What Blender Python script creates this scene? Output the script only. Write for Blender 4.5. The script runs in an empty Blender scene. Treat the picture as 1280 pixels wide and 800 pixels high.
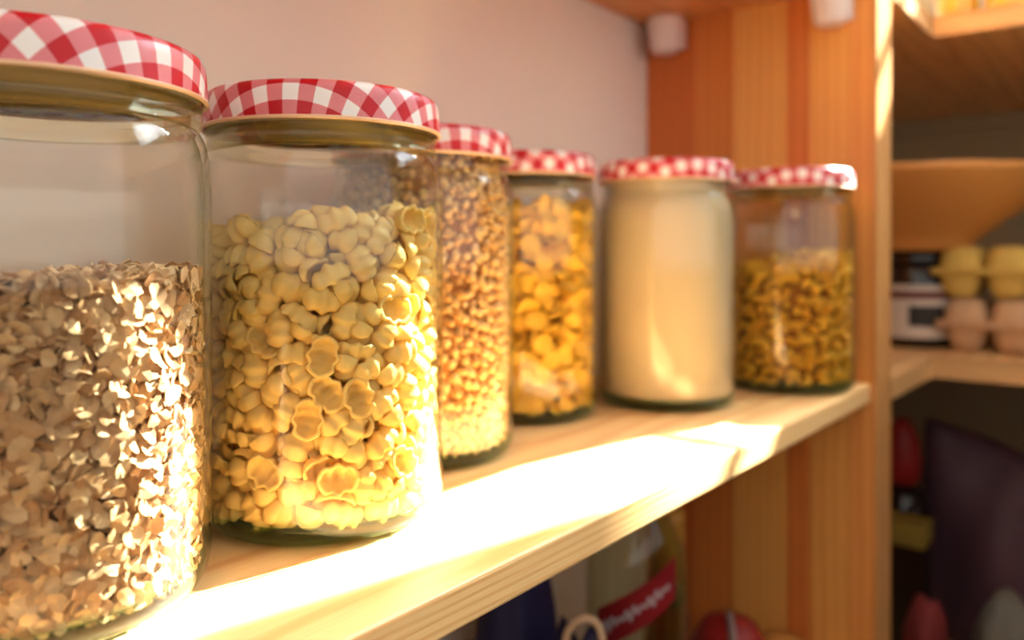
import bpy, bmesh, math, random
from math import pi, sin, cos, sqrt, radians
import numpy as np
from mathutils import Vector, Matrix, Euler

random.seed(11)
rng = np.random.default_rng(11)
scene = bpy.context.scene
COL = scene.collection
SH = 1.20            # height of the jar shelf above the floor (m)

# ------------------------------------------------------------------ camera
cam_d = bpy.data.cameras.new('camera')
cam = bpy.data.objects.new('camera', cam_d)
COL.objects.link(cam)
CAM = Vector((0.0, 0.0, SH + 0.115))
cam.location = CAM
cam.rotation_euler = (pi / 2, 0, radians(38.3 - 90))
cam_d.sensor_width = 36.0
cam_d.lens = 28.125
cam_d.shift_y = -87.0 / 1280.0
cam_d.clip_start = 0.01
cam_d.dof.use_dof = True
cam_d.dof.focus_distance = 0.282
cam_d.dof.aperture_fstop = 5.6
scene.camera = cam

# ------------------------------------------------------------------ world, sun, window sky light
world = bpy.data.worlds.new('world')
scene.world = world
world.use_nodes = True
bg = world.node_tree.nodes['Background']
bg.inputs[0].default_value = (1.0, 0.94, 0.86, 1)
bg.inputs[1].default_value = 0.92

sun_d = bpy.data.lights.new('sun', 'SUN')
sun_d.energy = 72.0
sun_d.angle = radians(0.6)
sun_d.color = (1.0, 0.965, 0.92)
sun = bpy.data.objects.new('sun', sun_d)
COL.objects.link(sun)
sun.location = (4, -0.6, SH + 3.6)
sun.rotation_euler = Vector((-1.0, 0.20, -0.93)).to_track_quat('-Z', 'Y').to_euler()

sky_d = bpy.data.lights.new('window_sky', 'AREA')
sky_d.shape = 'RECTANGLE'
sky_d.size = 0.95
sky_d.size_y = 0.80
sky_d.energy = 300.0
sky_d.color = (0.74, 0.87, 1.0)
sky = bpy.data.objects.new('window_sky', sky_d)
COL.objects.link(sky)
sky.location = (1.72, -0.42, SH + 1.40)
sky.rotation_euler = Vector((-1, 0, 0)).to_track_quat('-Z', 'Y').to_euler()

scene.view_settings.view_transform = 'Standard'
scene.view_settings.look = 'None'
scene.view_settings.gamma = 1.0
scene.view_settings.use_curve_mapping = False
scene.view_settings.exposure = 0.62
scene.cycles.transparent_max_bounces = 40
scene.cycles.max_bounces = 10
scene.cycles.diffuse_bounces = 5
scene.cycles.glossy_bounces = 5
scene.cycles.sample_clamp_indirect = 6.0
scene.cycles.caustics_reflective = False
scene.cycles.caustics_refractive = False
scene.cycles.use_denoising = True

# ------------------------------------------------------------------ node helpers and materials
def srgb(r, g, b):
    f = lambda c: (c / 255 / 12.92) if c / 255 <= 0.04045 else ((c / 255 + 0.055) / 1.055) ** 2.4
    return (f(r), f(g), f(b), 1.0)

class NT:
    def __init__(s, name):
        s.m = bpy.data.materials.new(name); s.m.use_nodes = True
        s.t = s.m.node_tree; s.t.nodes.clear()
        s.out = s.t.nodes.new('ShaderNodeOutputMaterial')
    def n(s, typ, **kw):
        nd = s.t.nodes.new(typ)
        for k, v in kw.items():
            if k.startswith('i_'):
                key = k[2:]
                nd.inputs[int(key) if key.isdigit() else key.replace('_', ' ')].default_value = v
            else: setattr(nd, k, v)
        return nd
    def l(s, a, b): s.t.links.new(a, b)
    def math(s, op, a, b=None, c=None):
        nd = s.t.nodes.new('ShaderNodeMath'); nd.operation = op
        for i, v in enumerate((a, b, c)):
            if v is None: continue
            if isinstance(v, (int, float)): nd.inputs[i].default_value = v
            else: s.l(v, nd.inputs[i])
        return nd.outputs[0]
    def mix(s, f, a, b):
        nd = s.t.nodes.new('ShaderNodeMix'); nd.data_type = 'RGBA'
        for i, v in ((0, f), (6, a), (7, b)):
            if isinstance(v, (int, float, tuple)): nd.inputs[i].default_value = v
            else: s.l(v, nd.inputs[i])
        return nd.outputs[2]
    def bsdf(s, base=None, rough=0.5, bump=None, bump_d=0.001, spec=0.5, **kw):
        p = s.n('ShaderNodeBsdfPrincipled')
        if base is not None:
            if isinstance(base, tuple): p.inputs['Base Color'].default_value = base
            else: s.l(base, p.inputs['Base Color'])
        if isinstance(rough, (int, float)): p.inputs['Roughness'].default_value = rough
        else: s.l(rough, p.inputs['Roughness'])
        p.inputs['Specular IOR Level'].default_value = spec
        for k, v in kw.items(): p.inputs[k.replace('_', ' ')].default_value = v
        if bump is not None:
            b = s.n('ShaderNodeBump'); b.inputs['Distance'].default_value = bump_d; b.inputs['Strength'].default_value = 1.0
            s.l(bump, b.inputs['Height']); s.l(b.outputs[0], p.inputs['Normal'])
        return p
    def done(s, sh):
        s.l(sh.outputs[0] if hasattr(sh, 'outputs') else sh, s.out.inputs[0]); return s.m

def mat_plain(name, col, rough=0.5, noise=0.12, scale=30.0, metal=0.0, spec=0.5):
    m = NT(name); tc = m.n('ShaderNodeTexCoord')
    nz = m.n('ShaderNodeTexNoise', i_Scale=scale, i_Detail=4.0); m.l(tc.outputs['Object'], nz.inputs['Vector'])
    d = tuple(c * (1 - noise) for c in col[:3]) + (1,)
    u = tuple(min(1, c * (1 + noise)) for c in col[:3]) + (1,)
    return m.done(m.bsdf(m.mix(nz.outputs[0], d, u), rough, spec=spec, Metallic=metal))

def mat_wood(name, light, dark, axis='X', line=0.0032, across=0.18, gloss=0.42, strength=0.55):
    """pine: annual-ring lines running along `axis`"""
    m = NT(name); tc = m.n('ShaderNodeTexCoord')
    sep = m.n('ShaderNodeSeparateXYZ'); m.l(tc.outputs['Object'], sep.inputs[0])
    o = {'X': ('X', 'Y', 'Z'), 'Z': ('Z', 'Y', 'X'), 'Y': ('Y', 'X', 'Z')}[axis]
    mp = m.n('ShaderNodeCombineXYZ')
    m.l(m.math('MULTIPLY', sep.outputs[o[0]], 3.0), mp.inputs[0])
    m.l(m.math('MULTIPLY', sep.outputs[o[1]], 24.0), mp.inputs[1])
    m.l(m.math('MULTIPLY', sep.outputs[o[2]], 24.0), mp.inputs[2])
    nz = m.n('ShaderNodeTexNoise', i_Scale=1.0, i_Detail=3.0); m.l(mp.outputs[0], nz.inputs['Vector'])
    f = m.math('ADD', m.math('MULTIPLY', sep.outputs[o[1]], across), sep.outputs[o[2]])
    f = m.math('ADD', f, m.math('MULTIPLY', nz.outputs[0], 0.012))
    w = m.math('SINE', m.math('MULTIPLY', f, 2 * pi / line))
    w = m.math('POWER', m.math('MULTIPLY_ADD', w, 0.5, 0.5), 2.2)
    fib = m.n('ShaderNodeCombineXYZ')
    m.l(m.math('MULTIPLY', sep.outputs[o[0]], 14.0), fib.inputs[0])
    m.l(m.math('MULTIPLY', sep.outputs[o[1]], 700.0), fib.inputs[1])
    m.l(m.math('MULTIPLY', sep.outputs[o[2]], 700.0), fib.inputs[2])
    n2 = m.n('ShaderNodeTexNoise', i_Scale=1.0, i_Detail=2.0); m.l(fib.outputs[0], n2.inputs['Vector'])
    n3 = m.n('ShaderNodeTexNoise', i_Scale=0.35, i_Detail=2.0); m.l(mp.outputs[0], n3.inputs['Vector'])
    fac = m.math('ADD', m.math('MULTIPLY', w, strength), m.math('MULTIPLY', m.math('SUBTRACT', n2.outputs[0], 0.5), 0.55))
    fac = m.math('ADD', fac, m.math('MULTIPLY', m.math('SUBTRACT', n3.outputs[0], 0.5), 0.8))
    cl = m.n('ShaderNodeClamp'); m.l(fac, cl.inputs[0])
    col = m.mix(cl.outputs[0], light, dark)
    return m.done(m.bsdf(col, gloss, bump=n2.outputs[0], bump_d=0.0002, spec=0.4))

def mat_glass(name, tint=(0.985, 0.99, 0.975, 1), edge=(0.60, 0.68, 0.52, 1), ior=1.45):
    """thin clear glass: straight transmission plus Fresnel reflection"""
    m = NT(name)
    lw = m.n('ShaderNodeLayerWeight', i_Blend=0.5)
    fr = m.math('MULTIPLY_ADD', m.math('POWER', lw.outputs['Facing'], 5.0), 0.90, ((ior - 1) / (ior + 1)) ** 2)   # Schlick
    f = m.math('POWER', lw.outputs['Facing'], 5.0)
    tr = m.n('ShaderNodeBsdfTransparent'); m.l(m.mix(f, tint, edge), tr.inputs[0])
    tc = m.n('ShaderNodeTexCoord')
    nz = m.n('ShaderNodeTexNoise', i_Scale=38.0, i_Detail=2.0); m.l(tc.outputs['Object'], nz.inputs['Vector'])
    bp = m.n('ShaderNodeBump'); bp.inputs['Distance'].default_value = 0.0006; bp.inputs['Strength'].default_value = 0.35
    m.l(nz.outputs[0], bp.inputs['Height'])
    gl = m.n('ShaderNodeBsdfGlossy', i_Roughness=0.03); gl.inputs[0].default_value = (1, 1, 1, 1)
    m.l(bp.outputs[0], gl.inputs['Normal'])
    mx = m.n('ShaderNodeMixShader'); m.l(fr, mx.inputs[0]); m.l(tr.outputs[0], mx.inputs[1]); m.l(gl.outputs[0], mx.inputs[2])
    return m.done(mx)

def mat_gingham(name):
    m = NT(name)
    uv = m.n('ShaderNodeUVMap'); uv.uv_map = 'flat'
    sep = m.n('ShaderNodeSeparateXYZ'); m.l(uv.outputs[0], sep.inputs[0])
    P = 0.0132
    def stripe(c):
        return m.math('LESS_THAN', m.math('FRACT', m.math('DIVIDE', m.math('ADD', c, 0.5), P)), 0.5)
    a = stripe(sep.outputs[0]); b = stripe(sep.outputs[1])
    s = m.math('ADD', a, b)
    both = m.math('GREATER_THAN', s, 1.5)
    one = m.math('SUBTRACT', m.math('GREATER_THAN', s, 0.5), both)
    hat = m.math('LESS_THAN', m.math('FRACT', m.math('DIVIDE', m.math('ADD', m.math('ADD', sep.outputs[0], sep.outputs[1]), 1.0), 0.00085)), 0.5)
    red, white = srgb(184, 4, 24), srgb(244, 242, 240)
    mid = m.mix(hat, srgb(232, 160, 164), srgb(200, 84, 96))
    col = m.mix(one, white, mid)
    col = m.mix(both, col, red)
    return m.done(m.bsdf(col, 0.38, spec=0.3, Coat_Weight=0.08, Coat_Roughness=0.12))

def mat_food(name, c1, c2, scale=300.0, rough=0.5, transl=0.25, rnd=0.25, spec=0.35, inner=0.9):
    """dry food piece: colour varies inside the piece and from piece to piece, lets some light through"""
    m = NT(name); tc = m.n('ShaderNodeTexCoord'); oi = m.n('ShaderNodeObjectInfo')
    geo = m.n('ShaderNodeNewGeometry')
    nz = m.n('ShaderNodeTexNoise', i_Scale=scale, i_Detail=3.0); m.l(tc.outputs['Object'], nz.inputs['Vector'])
    r = m.math('ADD', oi.outputs['Random'], geo.outputs['Random Per Island'])
    r = m.math('FRACT', r)
    f = m.math('ADD', m.math('MULTIPLY_ADD', nz.outputs[0], inner, 0.45 - inner * 0.5), m.math('MULTIPLY', m.math('SUBTRACT', r, 0.5), rnd * 3))
    cl = m.n('ShaderNodeClamp'); m.l(f, cl.inputs[0])
    col = m.mix(cl.outputs[0], c1, c2)
    p = m.bsdf(col, rough, spec=spec)
    if transl <= 0: return m.done(p)
    t = m.n('ShaderNodeBsdfTranslucent'); m.l(col, t.inputs[0])
    mx = m.n('ShaderNodeMixShader', i_0=transl); m.l(p.outputs[0], mx.inputs[1]); m.l(t.outputs[0], mx.inputs[2])
    return m.done(mx)

M = {}
M['wall'] = mat_plain('wall_paint', srgb(244, 238, 230), 0.7, 0.03, 12)
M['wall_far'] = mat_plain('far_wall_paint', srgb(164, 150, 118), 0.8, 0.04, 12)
M['floor'] = mat_plain('floor_tile', srgb(150, 132, 112), 0.6, 0.1, 8)
M['pine_shelf'] = mat_wood('pine_shelf_wood', srgb(248, 208, 144), srgb(222, 154, 84), 'X', 0.0036, 0.16)
M['pine_upper'] = mat_wood('orange_pine_wood', srgb(228, 164, 98), srgb(200, 126, 66), 'X', 0.0040, 0.2)
M['pine_corner'] = mat_wood('pine_corner_wood', srgb(226, 184, 128), srgb(190, 134, 76), 'X', 0.0044, 0.2)
tones = [((210, 116, 52), (168, 76, 26)), ((224, 138, 66), (192, 104, 40)), ((244, 182, 98), (220, 144, 64)),
         ((224, 134, 66), (192, 98, 42)), ((242, 174, 92), (212, 130, 56)), ((236, 160, 84), (202, 116, 48))]
for i, (a, b) in enumerate(tones):
    M['stave%d' % i] = mat_wood('pine_stave_wood_%d' % i, srgb(*a), srgb(*b), 'Z', 0.009, 0.9, strength=0.4)
M['panel_edge'] = mat_wood('pine_edge_wood', srgb(214, 160, 98), srgb(182, 122, 62), 'Z', 0.005, 0.9)
M['glass'] = mat_glass('clear_jar_glass')
def mat_solid_glass(name, col, clear=0.5):
    m = NT(name); g = m.n('ShaderNodeBsdfGlass', i_IOR=1.5, i_Roughness=0.02); g.inputs[0].default_value = col
    t = m.n('ShaderNodeBsdfTransparent'); t.inputs[0].default_value = col
    mx = m.n('ShaderNodeMixShader', i_0=clear); m.l(g.outputs[0], mx.inputs[1]); m.l(t.outputs[0], mx.inputs[2])
    return m.done(mx)
M['glass_base'] = mat_solid_glass('green_base_glass', (0.80, 0.95, 0.86, 1), 0.72)
M['glass_thick'] = mat_solid_glass('thick_neck_glass', (0.97, 0.97, 0.86, 1), 0.62)
M['gingham'] = mat_gingham('red_gingham_print')
M['lid_gold'] = mat_plain('gold_lacquer', srgb(246, 226, 150), 0.35, 0.05, 60, metal=0.0)
M['lid_edge'] = mat_plain('pale_lid_edge', srgb(232, 196, 160), 0.35, 0.05, 60, metal=0.2)
M['plastic'] = mat_plain('white_plastic', srgb(238, 226, 222), 0.4, 0.02, 40)
M['oat'] = mat_food('rolled_oat', srgb(240, 208, 162), srgb(158, 102, 56), 420, 0.6, 0.15, 0.26, inner=0.4)
M['oat_core'] = mat_plain('oat_gap_shade', srgb(104, 70, 44), 0.9, 0.2, 200)  # dark core colour stands in for shade between the flakes
M['shell'] = mat_food('dry_pasta', srgb(252, 230, 154), srgb(244, 206, 114), 120, 0.4, 0.34, 0.12)
M['grain'] = mat_food('pale_grain', srgb(244, 212, 152), srgb(220, 166, 96), 260, 0.5, 0.15, 0.3)
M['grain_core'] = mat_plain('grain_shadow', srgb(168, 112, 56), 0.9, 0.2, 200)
M['flake'] = mat_food('yellow_flake', srgb(250, 210, 80), srgb(230, 174, 42), 200, 0.5, 0.25, 0.2)
M['elbow'] = mat_food('yellow_pasta', srgb(252, 206, 68), srgb(232, 162, 32), 200, 0.45, 0.22, 0.25)
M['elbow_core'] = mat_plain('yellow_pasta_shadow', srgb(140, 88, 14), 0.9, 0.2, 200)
M['flour'] = mat_plain('fine_semolina', srgb(204, 184, 150), 0.9, 0.09, 900)

# ------------------------------------------------------------------ mesh helpers
def tag(o, label, cat=None, group=None, kind=None):
    if label: o['label'] = label
    if cat: o['category'] = cat
    if group: o['group'] = group
    if kind: o['kind'] = kind
    return o
def link(name, me, mat=None, parent=None, loc=None, rot=None, smooth=False):
    o = bpy.data.objects.new(name, me); COL.objects.link(o)
    if mat is not None and not me.materials: me.materials.append(mat)
    if parent is not None: o.parent = parent
    if loc is not None: o.location = loc
    if rot is not None: o.rotation_euler = rot
    if smooth: me.polygons.foreach_set('use_smooth', [True] * len(me.polygons))
    return o
def empty(name, loc, rz=0.0):
    o = bpy.data.objects.new(name, None); COL.objects.link(o)
    o.empty_display_size = 0.02; o.location = loc; o.rotation_euler = (0, 0, rz); return o
def bm_mesh(bm, name):
    bmesh.ops.recalc_face_normals(bm, faces=bm.faces)
    me = bpy.data.meshes.new(name); bm.to_mesh(me); bm.free(); return me
def box_bm(x0, x1, y0, y1, z0, z1, bev=0.0, seg=2, bm=None):
    bm = bm or bmesh.new()
    r = bmesh.ops.create_cube(bm, size=1.0)
    for v in r['verts']:
        v.co = Vector(((x0 + x1) / 2 + v.co.x * (x1 - x0), (y0 + y1) / 2 + v.co.y * (y1 - y0), (z0 + z1) / 2 + v.co.z * (z1 - z0)))
    if bev > 0:
        es = list({e for v in r['verts'] for e in v.link_edges})
        bmesh.ops.bevel(bm, geom=es, offset=bev, segments=seg, affect='EDGES', profile=0.5)
    return bm
def box(name, d, mat, parent=None, bev=0.0, seg=2, origin=None):
    """d = x0,x1,y0,y1,z0,z1 in world metres (z above the floor)"""
    ox = origin if origin is not None else ((d[0] + d[1]) / 2, (d[2] + d[3]) / 2, d[4])
    if parent is not None and origin is None: ox = (0, 0, 0)
    bm = box_bm(d[0] - ox[0], d[1] - ox[0], d[2] - ox[1], d[3] - ox[1], d[4] - ox[2], d[5] - ox[2], bev, seg)
    return link(name, bm_mesh(bm, name), mat, parent, None if parent is not None and origin is None else ox)
def prism(name, poly, z0, z1, mat, loc, bev=0.0):
    bm = bmesh.new()
    lo = [bm.verts.new((x, y, z0)) for x, y in poly]; hi = [bm.verts.new((x, y, z1)) for x, y in poly]
    bm.faces.new(lo[::-1]); bm.faces.new(hi); n = len(poly)
    for i in range(n): bm.faces.new((lo[i], lo[(i + 1) % n], hi[(i + 1) % n], hi[i]))
    if bev: bmesh.ops.bevel(bm, geom=list(bm.edges), offset=bev, segments=2, affect='EDGES')
    return link(name, bm_mesh(bm, name), mat, None, loc)
def lathe_me(name, prof, seg=72, closed=False):
    """prof: (r, z) list; closed joins the last point to the first"""
    bm = bmesh.new(); rings = []
    for r, z in prof:
        if r < 1e-6: rings.append([bm.verts.new((0, 0, z))])
        else: rings.append([bm.verts.new((r * cos(2 * pi * k / seg), r * sin(2 * pi * k / seg), z)) for k in range(seg)])
    pairs = list(zip(rings[:-1], rings[1:])) + ([(rings[-1], rings[0])] if closed else [])
    for a, b in pairs:
        for k in range(seg):
            k2 = (k + 1) % seg
            if len(a) == 1 and len(b) == 1: continue
            if len(a) == 1: bm.faces.new((a[0], b[k], b[k2]))
            elif len(b) == 1: bm.faces.new((a[k], b[0], a[k2]))
            else: bm.faces.new((a[k], b[k], b[k2], a[k2]))
    return bm_mesh(bm, name)
def lathe(name, prof, mat, parent=None, loc=None, seg=72, closed=False, rot=None):
    return link(name, lathe_me(name, prof, seg, closed), mat, parent, loc, rot, smooth=True)
def tube_me(name, pts, rad, seg=8, cap=True):
    bm = bmesh.new(); rings = []; n = len(pts); pts = [Vector(p) for p in pts]
    up = Vector((0, 0, 1))
    for i, p in enumerate(pts):
        d = (pts[min(i + 1, n - 1)] - pts[max(i - 1, 0)]).normalized()
        a = d.cross(up); a = a.normalized() if a.length > 1e-3 else Vector((1, 0, 0))
        b = d.cross(a); r = rad[i] if isinstance(rad, (list, tuple)) else rad
        rings.append([bm.verts.new(p + a * (r * cos(2 * pi * k / seg)) + b * (r * sin(2 * pi * k / seg))) for k in range(seg)])
    for A, B in zip(rings[:-1], rings[1:]):
        for k in range(seg): bm.faces.new((A[k], A[(k + 1) % seg], B[(k + 1) % seg], B[k]))
    if cap: bm.faces.new(rings[0][::-1]); bm.faces.new(rings[-1])
    return bm_mesh(bm, name)
def smooth_path(pts, k=6):
    P = [Vector(p) for p in pts]; out = []
    for i in range(len(P) - 1):
        p0, p1, p2, p3 = P[max(i - 1, 0)], P[i], P[i + 1], P[min(i + 2, len(P) - 1)]
        for j in range(k):
            t = j / k
            out.append(0.5 * ((2 * p1) + (p2 - p0) * t + (2 * p0 - 5 * p1 + 4 * p2 - p3) * t * t + (3 * p1 - p0 - 3 * p2 + p3) * t ** 3))
    out.append(P[-1]); return out
def base_arrays(me):
    v = np.empty(len(me.vertices) * 3); me.vertices.foreach_get('co', v)
    return v.reshape(-1, 3), [tuple(p.vertices) for p in me.polygons]
def joined(name, me, mats, smooth=True):
    """many copies of one small mesh as ONE mesh; mats = (n,4,4) array"""
    V, F = base_arrays(me); n = len(mats); nv = len(V)
    W = np.einsum('nij,vj->nvi', mats[:, :3, :3], V) + mats[:, None, :3, 3]
    lens = np.array([len(f) for f in F]); flat = np.concatenate([np.array(f) for f in F])
    loops = (flat[None, :] + (np.arange(n) * nv)[:, None]).ravel()
    starts = np.concatenate([[0], np.cumsum(np.tile(lens, n))[:-1]])
    out = bpy.data.meshes.new(name)
    out.vertices.add(n * nv); out.vertices.foreach_set('co', W.ravel())
    out.loops.add(len(loops)); out.loops.foreach_set('vertex_index', loops.astype(np.int32))
    out.polygons.add(n * len(F)); out.polygons.foreach_set('loop_start', starts.astype(np.int32))
    out.polygons.foreach_set('use_smooth', np.full(n * len(F), smooth, dtype=bool))
    out.update(calc_edges=True); out.validate()
    return out
def rot_np(e):
    cx, sx, cy, sy, cz, sz = np.cos(e[:, 0]), np.sin(e[:, 0]), np.cos(e[:, 1]), np.sin(e[:, 1]), np.cos(e[:, 2]), np.sin(e[:, 2])
    R = np.empty((len(e), 3, 3))
    R[:, 0, 0] = cy * cz; R[:, 0, 1] = sx * sy * cz - cx * sz; R[:, 0, 2] = cx * sy * cz + sx * sz
    R[:, 1, 0] = cy * sz; R[:, 1, 1] = sx * sy * sz + cx * cz; R[:, 1, 2] = cx * sy * sz - sx * cz
    R[:, 2, 0] = -sy; R[:, 2, 1] = sx * cy; R[:, 2, 2] = cx * cy
    return R

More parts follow.
